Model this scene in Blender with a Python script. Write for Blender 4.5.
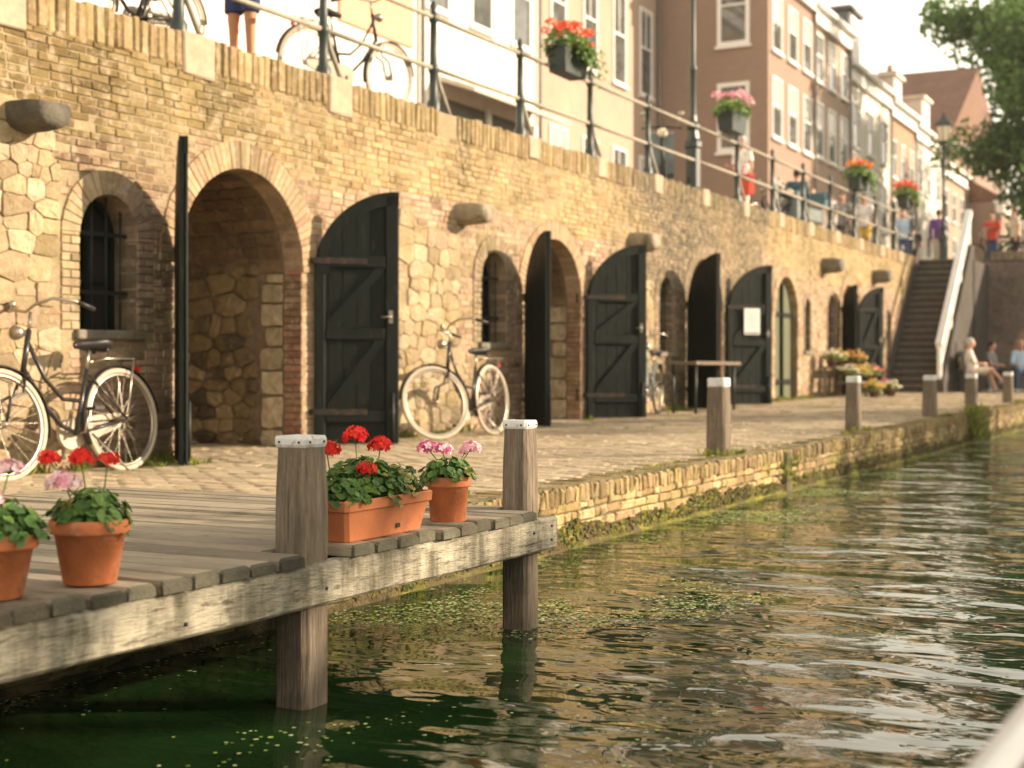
import bpy, math, random
from mathutils import Vector, Matrix, noise
R = math.radians
rnd = random.Random(7)
for _o in list(bpy.data.objects): bpy.data.objects.remove(_o)
scene = bpy.context.scene
COLL = scene.collection

# ------------------------------------------------------------------ camera
TH = math.atan2(733.0, 1420.0)                # canal direction (+X) lies right of the view axis
cam_data = bpy.data.cameras.new('camera')
cam = bpy.data.objects.new('camera', cam_data); COLL.objects.link(cam)
cam.location = (0, 0, 0.65)
cam.rotation_euler = (R(90), 0, TH - R(90))
cam_data.sensor_width = 36.0
cam_data.lens = 1420 * 36.0 / 1024
cam_data.shift_y = -13.0 / 1024
cam_data.clip_start = 0.05; cam_data.clip_end = 2000
cam_data.dof.use_dof = True
cam_data.dof.focus_distance = 5.3
cam_data.dof.aperture_fstop = 2.8
cam_data.dof.aperture_blades = 0
scene.camera = cam

# ------------------------------------------------------------------ sky, sun, exposure
SUN_AZ = R(30)                                 # from -Y towards +X
SUN_EL = R(20)
sun_dir = Vector((math.sin(SUN_AZ) * math.cos(SUN_EL), -math.cos(SUN_AZ) * math.cos(SUN_EL), math.sin(SUN_EL)))
world = bpy.data.worlds.new('World'); scene.world = world
world.use_nodes = True
wn = world.node_tree.nodes; wl = world.node_tree.links
sky = wn.new('ShaderNodeTexSky'); sky.sky_type = 'NISHITA'; sky.sun_disc = False
sky.sun_elevation = SUN_EL
sky.sun_rotation = math.atan2(sun_dir.x, sun_dir.y)
sky.air_density = 1.0; sky.dust_density = 4.5; sky.ozone_density = 0.6
# evening haze: the clear sky seen through a thin, bright, creamy veil that thickens towards the horizon
geo = wn.new('ShaderNodeTexCoord'); sep = wn.new('ShaderNodeSeparateXYZ'); wl.new(geo.outputs['Generated'], sep.inputs[0])
mrs = wn.new('ShaderNodeMapRange'); mrs.inputs[1].default_value = 0.38; mrs.inputs[2].default_value = 0.85; mrs.inputs[3].default_value = .95; mrs.inputs[4].default_value = .10
wl.new(sep.outputs[2], mrs.inputs[0])
veil = wn.new('ShaderNodeMix'); veil.data_type = 'RGBA'; wl.new(mrs.outputs[0], veil.inputs[0])
wl.new(sky.outputs[0], veil.inputs[6]); veil.inputs[7].default_value = (17.0, 15.2, 12.2, 1)
wl.new(veil.outputs[2], wn['Background'].inputs[0])
wn['Background'].inputs[1].default_value = 0.068
sl = bpy.data.lights.new('sun', 'SUN'); sl.energy = 5.0; sl.angle = R(0.6); sl.color = (1.0, 0.79, 0.575)
so = bpy.data.objects.new('sun', sl); COLL.objects.link(so)
so.rotation_euler = (-sun_dir).to_track_quat('-Z', 'Y').to_euler()
so.location = (0, -30, 40)
scene.view_settings.view_transform = 'Standard'
scene.view_settings.look = 'None'
scene.view_settings.exposure = 1.06
scene.view_settings.gamma = 1.0
scene.view_settings.use_curve_mapping = False
scene.cycles.use_denoising = True
scene.cycles.max_bounces = 6
scene.cycles.diffuse_bounces = 4
scene.cycles.caustics_reflective = False
scene.cycles.caustics_refractive = False
scene.cycles.sample_clamp_indirect = 6.0

# ------------------------------------------------------------------ helpers
def lerp(a, b, t): return a + (b - a) * t
def clamp(x, a=0.0, b=1.0): return max(a, min(b, x))
def nz(x, y=0.0, z=0.0): return noise.noise(Vector((x, y, z)))

YW, YQ = 7.80, 3.41        # face of the canal wall, face of the quay
ZWATER = -0.355
DECK = 0.115
def zs(x):                 # gentle rise of the canal wall along X
    if x < 7: return -0.10
    if x < 24: return 0.0105 * (x - 16.5)
    return 0.0788 + 0.006 * (min(x, 60) - 24)
def zedge(x): return clamp((x - 12) / 15.0) * 0.10
def zq(x, y):
    t = clamp((y - YQ) / (YW - YQ))
    return lerp(zedge(x), zs(x), t)
def shear(p): return (p[0], p[1], p[2] + zs(p[0]))

class MB:
    def __init__(s): s.v = []; s.f = []; s.c = []; s.mi = []; s.sm = []
    def add(s, vs, fs, col=(1, 1, 1), mi=0, sm=False):
        n = len(s.v); s.v.extend(vs)
        for f in fs:
            s.f.append([i + n for i in f]); s.c.append(col); s.mi.append(mi); s.sm.append(sm)
    def box(s, c, d, col=(1, 1, 1), rot=None, mi=0):
        hx, hy, hz = d[0] / 2, d[1] / 2, d[2] / 2
        vs = [Vector((x, y, z)) for x in (-hx, hx) for y in (-hy, hy) for z in (-hz, hz)]
        if rot is not None: vs = [rot @ v for v in vs]
        vs = [(v.x + c[0], v.y + c[1], v.z + c[2]) for v in vs]
        s.add(vs, [(0, 1, 3, 2), (4, 6, 7, 5), (0, 4, 5, 1), (2, 3, 7, 6), (0, 2, 6, 4), (1, 5, 7, 3)], col, mi)
    def box2(s, a, b, col=(1, 1, 1), mi=0):
        s.box([(a[i] + b[i]) / 2 for i in range(3)], [abs(b[i] - a[i]) for i in range(3)], col, None, mi)
    def cbox(s, a, b, ch, col=(1, 1, 1), mi=0, jit=0.0):      # chamfered box
        x0, y0, z0 = a; x1, y1, z1 = b
        def ring(z, i):
            return [(x0 + i, y0, z), (x1 - i, y0, z), (x1, y0 + i, z), (x1, y1 - i, z), (x1 - i, y1, z), (x0 + i, y1, z), (x0, y1 - i, z), (x0, y0 + i, z)]
        def rin(z, i):
            return [(x0 + i * 1.0, y0 + i * .6, z), (x1 - i, y0 + i * .6, z), (x1 - i * .6, y0 + i, z), (x1 - i * .6, y1 - i, z), (x1 - i, y1 - i * .6, z), (x0 + i, y1 - i * .6, z), (x0 + i * .6, y1 - i, z), (x0 + i * .6, y0 + i, z)]
        vs = rin(z0, ch) + ring(z0 + ch, ch) + ring(z1 - ch, ch) + rin(z1, ch)
        if jit: vs = [(p[0] + rnd.uniform(-jit, jit), p[1] + rnd.uniform(-jit, jit), p[2] + rnd.uniform(-jit, jit)) for p in vs]
        fs = [tuple(range(7, -1, -1)), tuple(range(24, 32))]
        for k in range(3):
            for i in range(8):
                j = (i + 1) % 8; fs.append((k * 8 + i, k * 8 + j, k * 8 + 8 + j, k * 8 + 8 + i))
        s.add(vs, fs, col, mi)
    def tube(s, pts, r, n=8, col=(1, 1, 1), mi=0, closed=False, caps=True, sm=True):
        P = [Vector(p) for p in pts]; m = len(P)
        rs = r if isinstance(r, (list, tuple)) else [r] * m
        T = []
        for i in range(m):
            if closed: t = P[(i + 1) % m] - P[i - 1]
            else: t = P[min(i + 1, m - 1)] - P[max(i - 1, 0)]
            T.append(t.normalized() if t.length > 1e-9 else Vector((0, 0, 1)))
        up = Vector((0, 0, 1)) if abs(T[0].z) < .9 else Vector((1, 0, 0))
        u = T[0].cross(up).normalized()
        vs = []
        for i in range(m):
            u = (u - T[i] * u.dot(T[i]))
            if u.length < 1e-6: u = T[i].orthogonal()
            u.normalize(); w = T[i].cross(u)
            for k in range(n):
                a = 2 * math.pi * k / n
                vs.append(tuple(P[i] + (u * math.cos(a) + w * math.sin(a)) * rs[i]))
        fs = []
        for i in range(m if closed else m - 1):
            j = (i + 1) % m
            for k in range(n):
                l = (k + 1) % n
                fs.append((i * n + k, i * n + l, j * n + l, j * n + k))
        if caps and not closed:
            fs.append(tuple(range(n - 1, -1, -1))); fs.append(tuple((m - 1) * n + k for k in range(n)))
        s.add(vs, fs, col, mi, sm)
    def lathe(s, prof, n=20, c=(0, 0, 0), col=(1, 1, 1), mi=0, sm=True, caps=False):
        vs = []
        for r, z in prof:
            for k in range(n):
                a = 2 * math.pi * k / n
                vs.append((c[0] + r * math.cos(a), c[1] + r * math.sin(a), c[2] + z))
        fs = []
        for i in range(len(prof) - 1):
            for k in range(n):
                l = (k + 1) % n
                fs.append((i * n + k, i * n + l, (i + 1) * n + l, (i + 1) * n + k))
        if caps:
            fs.append(tuple(range(n - 1, -1, -1))); fs.append(tuple((len(prof) - 1) * n + k for k in range(n)))
        s.add(vs, fs, col, mi, sm)
    def ball(s, c, r, n=8, m=6, col=(1, 1, 1), mi=0):
        rx, ry, rz = r if isinstance(r, (tuple, list)) else (r, r, r)
        vs = []; fs = []
        for i in range(m + 1):
            t = math.pi * i / m
            for k in range(n):
                a = 2 * math.pi * k / n
                vs.append((c[0] + rx * math.sin(t) * math.cos(a), c[1] + ry * math.sin(t) * math.sin(a), c[2] - rz * math.cos(t)))
        for i in range(m):
            for k in range(n):
                l = (k + 1) % n
                fs.append((i * n + k, i * n + l, i * n + n + l, i * n + n + k))
        s.add(vs, fs, col, mi, True)
    def prism(s, poly, P, d0, d1, col=(1, 1, 1), mi=0):       # poly of (a,b) extruded from d0 to d1, P maps (a,b,d)
        n = len(poly)
        vs = [P(a, b, d0) for a, b in poly] + [P(a, b, d1) for a, b in poly]
        fs = [tuple(range(n - 1, -1, -1)), tuple(range(n, 2 * n))]
        for i in range(n):
            j = (i + 1) % n; fs.append((i, j, n + j, n + i))
        s.add(vs, fs, col, mi)
    def brick(s, P, a0, a1, b0, b1, d0, d1, ch, col, jit=0.0, simple=False):
        j = lambda: rnd.uniform(-jit, jit)
        cs = [(a0 + j(), b0 + j()), (a1 + j(), b0 + j()), (a1 + j(), b1 + j()), (a0 + j(), b1 + j())]
        ti = rnd.uniform(-1, 1) * jit * .8; tj = rnd.uniform(-1, 1) * jit * .8
        dd = [d1 + ti + tj, d1 - ti + tj, d1 - ti - tj, d1 + ti - tj]
        if simple:
            vs = [P(a, b, d0) for a, b in cs] + [P(cs[i][0], cs[i][1], dd[i]) for i in range(4)]
            fs = [(4, 5, 6, 7)] + [(i, (i + 1) % 4, 4 + (i + 1) % 4, 4 + i) for i in range(4)]
            s.add(vs, fs, col); return
        ins = [(ch, ch), (-ch, ch), (-ch, -ch), (ch, -ch)]
        vs = [P(a, b, d0) for a, b in cs] + [P(cs[i][0], cs[i][1], dd[i] - ch) for i in range(4)] + \
             [P(cs[i][0] + ins[i][0], cs[i][1] + ins[i][1], dd[i]) for i in range(4)]
        fs = [(8, 9, 10, 11)]
        for i in range(4):
            k = (i + 1) % 4
            fs += [(i, k, 4 + k, 4 + i), (4 + i, 4 + k, 8 + k, 8 + i)]
        s.add(vs, fs, col)
    def build(s, name, mats, parent=None, tr=None, smooth=None):
        me = bpy.data.meshes.new(name)
        vs = [tr(v) for v in s.v] if tr else s.v
        me.from_pydata([tuple(v) for v in vs], [], s.f)
        if not isinstance(mats, (list, tuple)): mats = [mats]
        for m in mats: me.materials.append(m)
        n = len(me.polygons)
        if n == len(s.f):
            me.polygons.foreach_set('material_index', s.mi)
            me.polygons.foreach_set('use_smooth', s.sm if smooth is None else [smooth] * n)
            at = me.attributes.new('Col', 'FLOAT_COLOR', 'FACE')
            fl = []
            for c in s.c: fl += [c[0], c[1], c[2], 1.0]
            at.data.foreach_set('color', fl)
        me.update()
        o = bpy.data.objects.new(name, me); COLL.objects.link(o)
        if parent is not None: o.parent = parent
        return o

def empty(name, loc=(0, 0, 0), rz=0.0, label=None, cat=None, group=None, kind=None):
    o = bpy.data.objects.new(name, None); COLL.objects.link(o)
    o.location = loc; o.rotation_euler = (0, 0, rz); o.empty_display_size = .2
    return tag(o, label, cat, group, kind)
def tag(o, label=None, cat=None, group=None, kind=None):
    if label: o['label'] = label
    if cat: o['category'] = cat
    if group: o['group'] = group
    if kind: o['kind'] = kind
    return o
def copy_tree(o, parent=None):
    c = o.copy(); COLL.objects.link(c)
    if parent is not None: c.parent = parent
    for ch in list(o.children): copy_tree(ch, c)
    return c

# ------------------------------------------------------------------ materials
def mat(name, col, rough=.8, attr=False, n1=(8, .25), n2=None, bump=None, stain=None, metal=0.0, spec=.3, grain=None, coat=0.0, subs=None, trans=0.0):
    """n1/n2 = (scale, amount) brightness noise; bump = (scale, distance); stain = (scale, colour, lo, hi); grain = axis stretch (x,y,z)"""
    m = bpy.data.materials.new(name); m.use_nodes = True
    nt = m.node_tree; N = nt.nodes; L = nt.links
    b = N['Principled BSDF']
    b.inputs['Roughness'].default_value = rough
    b.inputs['Metallic'].default_value = metal
    b.inputs['Specular IOR Level'].default_value = spec
    if coat: b.inputs['Coat Weight'].default_value = coat
    tc = N.new('ShaderNodeTexCoord'); vec = tc.outputs['Object']
    if grain:
        mp = N.new('ShaderNodeMapping'); mp.inputs['Scale'].default_value = grain
        L.new(vec, mp.inputs['Vector']); gvec = mp.outputs['Vector']
    else: gvec = vec
    def mix(a, bb, fac, blend='MIX'):
        x = N.new('ShaderNodeMix'); x.data_type = 'RGBA'; x.blend_type = blend
        for sock, val in ((x.inputs[0], fac), (x.inputs[6], a), (x.inputs[7], bb)):
            if hasattr(val, 'links'): L.new(val, sock)
            elif isinstance(val, (int, float)): sock.default_value = val
            else: sock.default_value = (*val[:3], 1)
        return x.outputs[2]
    if attr:
        at = N.new('ShaderNodeAttribute'); at.attribute_name = 'Col'
        c = mix(col, at.outputs['Color'], 1.0, 'MULTIPLY')
    else:
        c = mix(col, col, 0.0)
    for nn in (n1, n2):
        if not nn: continue
        t = N.new('ShaderNodeTexNoise'); t.inputs['Scale'].default_value = nn[0]; t.inputs['Detail'].default_value = 5
        t.inputs['Roughness'].default_value = .6
        L.new(gvec, t.inputs['Vector'])
        mr = N.new('ShaderNodeMapRange'); mr.inputs[1].default_value = .25; mr.inputs[2].default_value = .75
        mr.inputs[3].default_value = 1 - nn[1]; mr.inputs[4].default_value = 1 + nn[1]
        L.new(t.outputs[0], mr.inputs[0])
        vm = N.new('ShaderNodeVectorMath'); vm.operation = 'SCALE'
        L.new(c, vm.inputs[0]); L.new(mr.outputs[0], vm.inputs['Scale']); c = vm.outputs[0]
    for st in (stain or []):
        t = N.new('ShaderNodeTexNoise'); t.inputs['Scale'].default_value = st[0]; t.inputs['Detail'].default_value = 6
        t.inputs['Roughness'].default_value = .65
        sv = vec
        if len(st) > 5 and st[5]:
            mp2 = N.new('ShaderNodeMapping'); mp2.inputs['Scale'].default_value = st[5]; L.new(vec, mp2.inputs['Vector']); sv = mp2.outputs[0]
        L.new(sv, t.inputs['Vector'])
        mr = N.new('ShaderNodeMapRange'); mr.inputs[1].default_value = st[2]; mr.inputs[2].default_value = st[3]
        mr.inputs[4].default_value = st[4] if len(st) > 4 else 1.0
        L.new(t.outputs[0], mr.inputs[0])
        c = mix(c, st[1], mr.outputs[0])
    L.new(c, b.inputs['Base Color'])
    if bump:
        bl = bump if isinstance(bump, list) else [bump]
        prev = None
        for sc_, ds in bl:
            t = N.new('ShaderNodeTexNoise'); t.inputs['Scale'].default_value = sc_; t.inputs['Detail'].default_value = 6
            L.new(gvec, t.inputs['Vector'])
            bp = N.new('ShaderNodeBump'); bp.inputs['Distance'].default_value = ds; bp.inputs['Strength'].default_value = 1.0
            L.new(t.outputs[0], bp.inputs['Height'])
            if prev is not None: L.new(prev, bp.inputs['Normal'])
            prev = bp.outputs[0]
        L.new(prev, b.inputs['Normal'])
    if trans:
        b.inputs['Transmission Weight'].default_value = trans
    if subs:     # thin leaf: some light passes through
        tr = N.new('ShaderNodeBsdfTranslucent'); L.new(c, tr.inputs[0])
        ms = N.new('ShaderNodeMixShader'); ms.inputs[0].default_value = subs
        L.new(b.outputs[0], ms.inputs[1]); L.new(tr.outputs[0], ms.inputs[2])
        L.new(ms.outputs[0], N['Material Output'].inputs[0])
    return m

M = {}
M['brick'] = mat('old_brick', (1, 1, 1), .9, True, (22, .22), (2.2, .22), [(60, .006), (18, .006)], [(1.1, (.22, .18, .085), .50, .70, .8), (1.0, (.11, .10, .05), .52, .70, .75, (2.6, 2.6, .45)), (9, (.40, .32, .22), .50, .66, .75), (3.5, (.13, .10, .055), .60, .74, .75), (28, (.12, .085, .05), .62, .70, .8)])
M['mortar'] = mat('lime_mortar', (.27, .215, .13), .95, False, (30, .25), (3, .3), [(50, .008)], [(1.3, (.20, .17, .08), .55, .7)])
M['stone'] = mat('pale_stone', (1, 1, 1), .9, True, (14, .25), (3, .28), [(30, .012), (7, .02)], [(6, (.24, .18, .10), .55, .7, .8), (2.2, (.19, .155, .06), .52, .7, .8), (22, (.14, .10, .055), .62, .72, .7)])
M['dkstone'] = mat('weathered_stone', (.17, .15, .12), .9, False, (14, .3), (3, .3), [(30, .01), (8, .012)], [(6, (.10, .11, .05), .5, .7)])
M['coping'] = mat('coping_stone', (.38, .30, .215), .85, False, (14, .15), (4, .15), [(60, .003), (12, .006)], [(5, (.26, .21, .13), .55, .72, .7)])
M['quaybrick'] = mat('quay_brick', (1, 1, 1), .9, True, (20, .25), (2, .3), [(60, .006), (16, .012)], [(9, (.10, .08, .04), .56, .68, .8), (1.6, (.20, .17, .05), .5, .68), (7, (.12, .12, .04), .6, .75)])
M['moss'] = mat('moss', (.105, .10, .018), .95, True, (20, .4), (4, .5), [(60, .02)], [(3.5, (.10, .075, .035), .48, .6)])
M['paver'] = mat('paving_brick', (1, 1, 1), .9, True, (20, .2), (.8, .18), [(50, .006)], [(.9, (.30, .26, .11), .56, .75, .8), (7, (.42, .34, .23), .48, .62, .8)])
M['sand'] = mat('sandy_joint', (.30, .24, .15), .95, False, (20, .3), (1.5, .3), [(40, .02)], [(.8, (.15, .15, .045), .5, .68)])
M['doorgreen'] = mat('dark_green_paint', (.0027, .0064, .0041), .6, False, (6, .4), (20, .3), [(25, .002)], [(9, (.035, .038, .028), .57, .72, .7, (4, 4, .5)), (30, (.05, .04, .025), .64, .72, .8, (3, 3, .8))], 0, .18, (4, 4, .6))
M['doorbrown'] = mat('brown_wood', (.10, .055, .025), .6, False, (6, .3), None, [(25, .002)], None, 0, .3, (4, 4, .6))
M['iron'] = mat('dark_iron', (.018, .022, .02), .5, False, (10, .3), None, None, None, .3, .5)
M['rail'] = mat('weathered_rail_paint', (.30, .27, .21), .6, False, (12, .3), None, None, None, 0, .4)
M['railgreen'] = mat('dark_green_iron', (.02, .032, .026), .45, False, (10, .3), None, None, None, 0, .5)
M['steel'] = mat('galvanised_steel', (.5, .47, .42), .35, False, (20, .15), None, None, None, .8)
M['deck'] = mat('weathered_deck_wood', (1, 1, 1), .85, True, (3, .22), (14, .2), [(14, .004), (40, .003)], [(2.2, (.075, .062, .042), .55, .72, .85), (5, (.33, .28, .22), .62, .78, .6, (9, .8, 9)), (30, (.05, .042, .03), .64, .7, .8, (9, .5, 9))], 0, .25, (9, .8, 9))
M['beam'] = mat('weathered_beam_wood', (.38, .35, .265), .9, False, (3, .3), (11, .25), [(8, .008), (30, .006)], [(1.0, (.06, .058, .04), .46, .66, .92, (4, 4, 1.1)), (2.2, (.075, .068, .042), .50, .66, .85, (4, 4, 1.3)), (9, (.09, .075, .05), .56, .66, .9, (1, 4, 6)), (60, (.05, .045, .03), .66, .7, .9, (1, 3, 3))], 0, .2, (1.2, 9, 7))
M['post'] = mat('weathered_post_wood', (.185, .15, .11), .9, False, (5, .4), (16, .3), [(10, .012), (30, .006)], [(2.0, (.06, .05, .035), .52, .70, .8), (14, (.035, .03, .022), .62, .68, .9, (9, 9, .35))], 0, .2, (10, 10, .7))
M['whitecap'] = mat('worn_white_cap', (.60, .60, .58), .6, False, (30, .12), None, [(60, .002)], [(34, (.2, .18, .16), .58, .66, .85), (11, (.3, .27, .24), .58, .7, .7)])
M['terra'] = mat('terracotta', (.47, .155, .06), .75, False, (14, .2), (4, .25), [(80, .0015)], [(9, (.22, .10, .055), .54, .7, .8), (16, (.46, .34, .26), .60, .74, .7), (40, (.12, .07, .04), .64, .7, .7)])
M['plasterra'] = mat('terracotta_plastic', (.50, .17, .07), .55, False, (8, .12), (3, .15), [(120, .0008)], [(12, (.28, .12, .07), .55, .72, .7), (30, (.45, .34, .27), .63, .74, .6)])
M['soil'] = mat('potting_soil', (.03, .02, .012), 1, False, (40, .4), None, [(60, .02)])
M['leaf'] = mat('geranium_leaf', (1, 1, 1), .55, True, (40, .3), None, [(120, .003)], None, 0, .35, None, 0, .28)
M['petal'] = mat('petal', (1, 1, 1), .6, True, (40, .1), None, None, None, 0, .2, None, 0, .3)
M['stem'] = mat('green_stem', (.10, .16, .04), .6)
M['tyre_cream'] = mat('cream_tyre', (.44, .38, .29), .7, False, (20, .15))
M['tyre_black'] = mat('black_tyre', (.02, .02, .02), .8)
M['chrome'] = mat('bike_chrome', (.38, .34, .28), .35, False, (20, .1), None, None, None, .9)
M['bikeblack'] = mat('black_bike_paint', (.022, .02, .018), .3, False, (20, .2), None, None, None, 0, .5)
M['bikegrey'] = mat('grey_bike_paint', (.22, .25, .24), .4)
M['saddle'] = mat('black_leather', (.02, .018, .017), .45)
M['brassy'] = mat('old_brass', (.45, .3, .1), .4, False, (20, .2), None, None, None, .8)
M['glassdark'] = mat('dark_pane', (.02, .022, .022), .12, False, None, None, None, None, 0, .5)
M['whitepaint'] = mat('white_paint', (.76, .74, .70), .55, False, (6, .08))
M['asphalt'] = mat('street_brick', (.19, .15, .12), .9, False, (30, .25), (3, .2), [(40, .01)])
# ------------------------------------------------------------------ openings in the canal wall (wall space: z counts from the quay)
class Op:
    def __init__(s, x0, x1, zb, apex, kind, ring=.23, depth=3.0):
        s.x0, s.x1, s.zb, s.kind, s.ring, s.depth = x0, x1, zb, kind, ring, depth
        s.r = (x1 - x0) / 2; s.cx = (x0 + x1) / 2; s.sp = apex - s.r
    def top(s, x): return s.sp + math.sqrt(max(0, s.r ** 2 - (x - s.cx) ** 2))
    def block(s, z, extra=0.0):                       # half open interval of x taken up at height z
        if z < s.zb - (.07 if s.kind == 'win' else 0): return None
        R_ = s.r + extra
        if z <= s.sp: h = s.r + (extra if s.kind == 'win' else .0)
        else:
            q = R_ ** 2 - (z - s.sp) ** 2
            if q <= 0: return None
            h = math.sqrt(q)
        return (s.cx - h, s.cx + h)
OPS = [Op(9.12, 10.85, 0, 2.49, 'arch', .24), Op(15.45, 17.1, 0, 2.33, 'arch', .23), Op(21.1, 22.8, 0, 2.42, 'arch', .22),
       Op(25.8, 27.3, 0, 2.36, 'shut', .2, .25), Op(30.7, 32.0, 0, 2.43, 'arch', .2),
       Op(8.0, 8.63, 1.05, 2.10, 'win', .19, .34), Op(14.32, 14.95, 1.0, 2.06, 'win', .19, .34), Op(19.9, 20.45, .9, 2.03, 'win', .18, .34),
       Op(27.8, 28.2, .95, 2.0, 'win', .12, .3), Op(29.55, 30.2, .8, 2.15, 'win', .12, .3), Op(33.9, 34.3, .2, 1.9, 'win', .12, .3), Op(35.1, 35.5, .6, 2.0, 'win', .12, .3),
       Op(4.6, 5.3, 1.05, 2.10, 'win', .19, .34)]
OPS.sort(key=lambda o: o.cx)
XW0, XW1, ZCOP0, ZCOP = 1.0, 41.4, 3.24, 3.53
PW = lambda a, b, d: (a, YW - d, b)

wall = empty('canal_wall', (16, YW, 0), 0, 'long old brick wall along the quay with arched cellar openings, green doors and brick coping', 'wall', None, 'thing')
wall_inv = Matrix.Translation((-16, -YW, 0))
def wpart(mb, name, m, tr=shear, parent=None):
    o = mb.build(name, m, wall if parent is None else parent, tr)
    o.matrix_parent_inverse = wall_inv if parent is None else Matrix.Identity(4)
    return o

# mortar bed with holes
mb = MB()
def wq(x0, x1, z0a, z0b, z1, y=YW):
    n = max(1, int((x1 - x0) / 1.0))
    for i in range(n):
        a = lerp(x0, x1, i / n); b = lerp(x0, x1, (i + 1) / n)
        za = lerp(z0a, z0b, i / n); zb = lerp(z0a, z0b, (i + 1) / n)
        mb.add([(a, y, za), (b, y, zb), (b, y, z1), (a, y, z1)], [(0, 1, 2, 3)])
x = XW0
for o in OPS:
    wq(x, o.x0, -.5, -.5, ZCOP - .02)
    if o.zb > 0: wq(o.x0, o.x1, -.5, -.5, o.zb)
    for i in range(20):
        a = o.cx - o.r * math.cos(math.pi * i / 20); b = o.cx - o.r * math.cos(math.pi * (i + 1) / 20)
        wq(a, b, o.top(a), o.top(b), ZCOP - .02)
    x = o.x1
wq(x, XW1, -.5, -.5, ZCOP - .02)
wpart(mb, 'mortar_bed', M['mortar'])

# brick colours
def pick(pal, x=0, z=0):
    c = rnd.choice(pal); k = rnd.uniform(.86, 1.14)
    return tuple(clamp(v * k) for v in c)
PAL = [(.35, .245, .16), (.38, .27, .18), (.34, .225, .15), (.40, .27, .19), (.32, .23, .145), (.41, .305, .21), (.26, .165, .105), (.39, .25, .18), (.20, .13, .085)]
PALUP = [(.33, .245, .115), (.36, .265, .13), (.31, .22, .10), (.38, .28, .14), (.25, .175, .08), (.33, .23, .12)]
PALRED = [(.27, .13, .08), (.31, .16, .10), (.22, .11, .07), (.34, .19, .12), (.25, .16, .10)]
PALARCH = [(.38, .27, .165), (.34, .235, .14), (.41, .295, .18), (.30, .21, .125), (.26, .17, .105)]
PALGREY = [(.125, .105, .068), (.10, .088, .06), (.15, .12, .078), (.085, .074, .05), (.18, .135, .085)]
def grey_zone(x, z):        # greyer, darker stretch of the wall
    g = clamp((x - 17.9 + nz(z * .8, 1.3) * .7) / 1.4) * clamp((25.6 - x + nz(z * .8, 7.7) * .5) / .6)
    return g * clamp(.85 + nz(x * .9, z * .9, 3) * .6)
def stone_zone(x, z):
    e = nz(x * 1.7, z * 1.7, 5) * .28
    if x < 7.80: return z < 2.62 + e
    if 11.55 < x < 14.05: return z < 2.15 + e + .1 and x + e > 12.0 and x < 13.85 + e * .5
    if 18.4 < x < 19.75: return z < 1.95 + e
    if 23.0 < x < 25.6: return z < .5 + e
    if x > 32.2: return z < 1.2 + e
    return False
def wcol(x, z):
    base = pick(PALUP if z > 2.55 + .35 * nz(x * .5, z) else PAL)
    darken = clamp((12.5 - x) / 4 + nz(x * .8, z * 1.1, 12) * .8) * clamp((z - 1.9) / 1.0 + .3)       # darker, yellower bricks towards the upper left end of the wall
    k_ = 1.0 + .32 * nz(x * .55, z * .9, 21) + .22 * nz(x * 1.9, z * 2.6, 31)
    q_ = lerp(1, .54, darken); base = (base[0] * q_ * k_, base[1] * q_ * k_, base[2] * q_ * k_ * lerp(1, .82, darken))
    g = grey_zone(x, z)
    if g > 0:
        q = pick(PALGREY); base = tuple(lerp(base[i], q[i], g) for i in range(3))
    return base
def subtract(iv, cuts):
    out = [iv]
    for c in cuts:
        nw = []
        for a, b in out:
            if c[1] <= a or c[0] >= b: nw.append((a, b)); continue
            if c[0] > a: nw.append((a, c[0]))
            if c[1] < b: nw.append((c[1], b))
        out = nw
    return out

# irregular rubble and ashlar
STP = [(.36, .285, .18), (.34, .265, .16), (.38, .305, .20), (.32, .245, .14), (.35, .27, .16), (.29, .22, .135), (.34, .25, .165), (.24, .185, .11)]
def stone(mb, P, a0, a1, b0, b1, d, col):
    ca, cb = (a0 + a1) / 2, (b0 + b1) / 2; ha, hb = (a1 - a0) / 2, (b1 - b0) / 2
    n = 12; out = []; e = rnd.uniform(5.0, 14.0)
    for k in range(n):
        t = 2 * math.pi * (k + .5) / n
        c, s_ = math.cos(t), math.sin(t)
        rr = (abs(c) ** e + abs(s_) ** e) ** (-1 / e) * rnd.uniform(.90, 1.04)
        out.append((ca + ha * c * rr, cb + hb * s_ * rr))
    k1, k2 = .975, .90
    ins = lambda k: [(ca + (a - ca) * k, cb + (b - cb) * k) for a, b in out]
    dv = [d * rnd.uniform(.6, 1.15) for _ in range(n)]
    vs = [P(a, b, -.02) for a, b in out] + [P(a, b, dv[i] * .5) for i, (a, b) in enumerate(out)] + [P(a, b, dv[i] * .95) for i, (a, b) in enumerate(ins(k1))] + \
         [P(a, b, dv[i] * 1.0) for i, (a, b) in enumerate(ins(k2))] + [P(ca + rnd.uniform(-.2, .2) * ha, cb + rnd.uniform(-.2, .2) * hb, d * rnd.uniform(.75, 1.15))]
    fs = []
    for r in range(3):
        for i in range(n):
            j = (i + 1) % n; fs.append((r * n + i, r * n + j, r * n + n + j, r * n + n + i))
    for i in range(n): fs.append((3 * n + i, 3 * n + (i + 1) % n, 4 * n))
    mb.add(vs, fs, col, 0, False)
COVER = []
def covered(x, z):
    for a0, a1, b0, b1, poly in COVER:
        if a0 < x < a1 and b0 < z < b1:
            c = False; j = len(poly) - 1
            for i in range(len(poly)):
                (xi, yi), (xj, yj) = poly[i], poly[j]
                if (yi > z) != (yj > z) and x < (xj - xi) * (z - yi) / (yj - yi) + xi: c = not c
                j = i
            if c: return True
    return False
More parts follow.
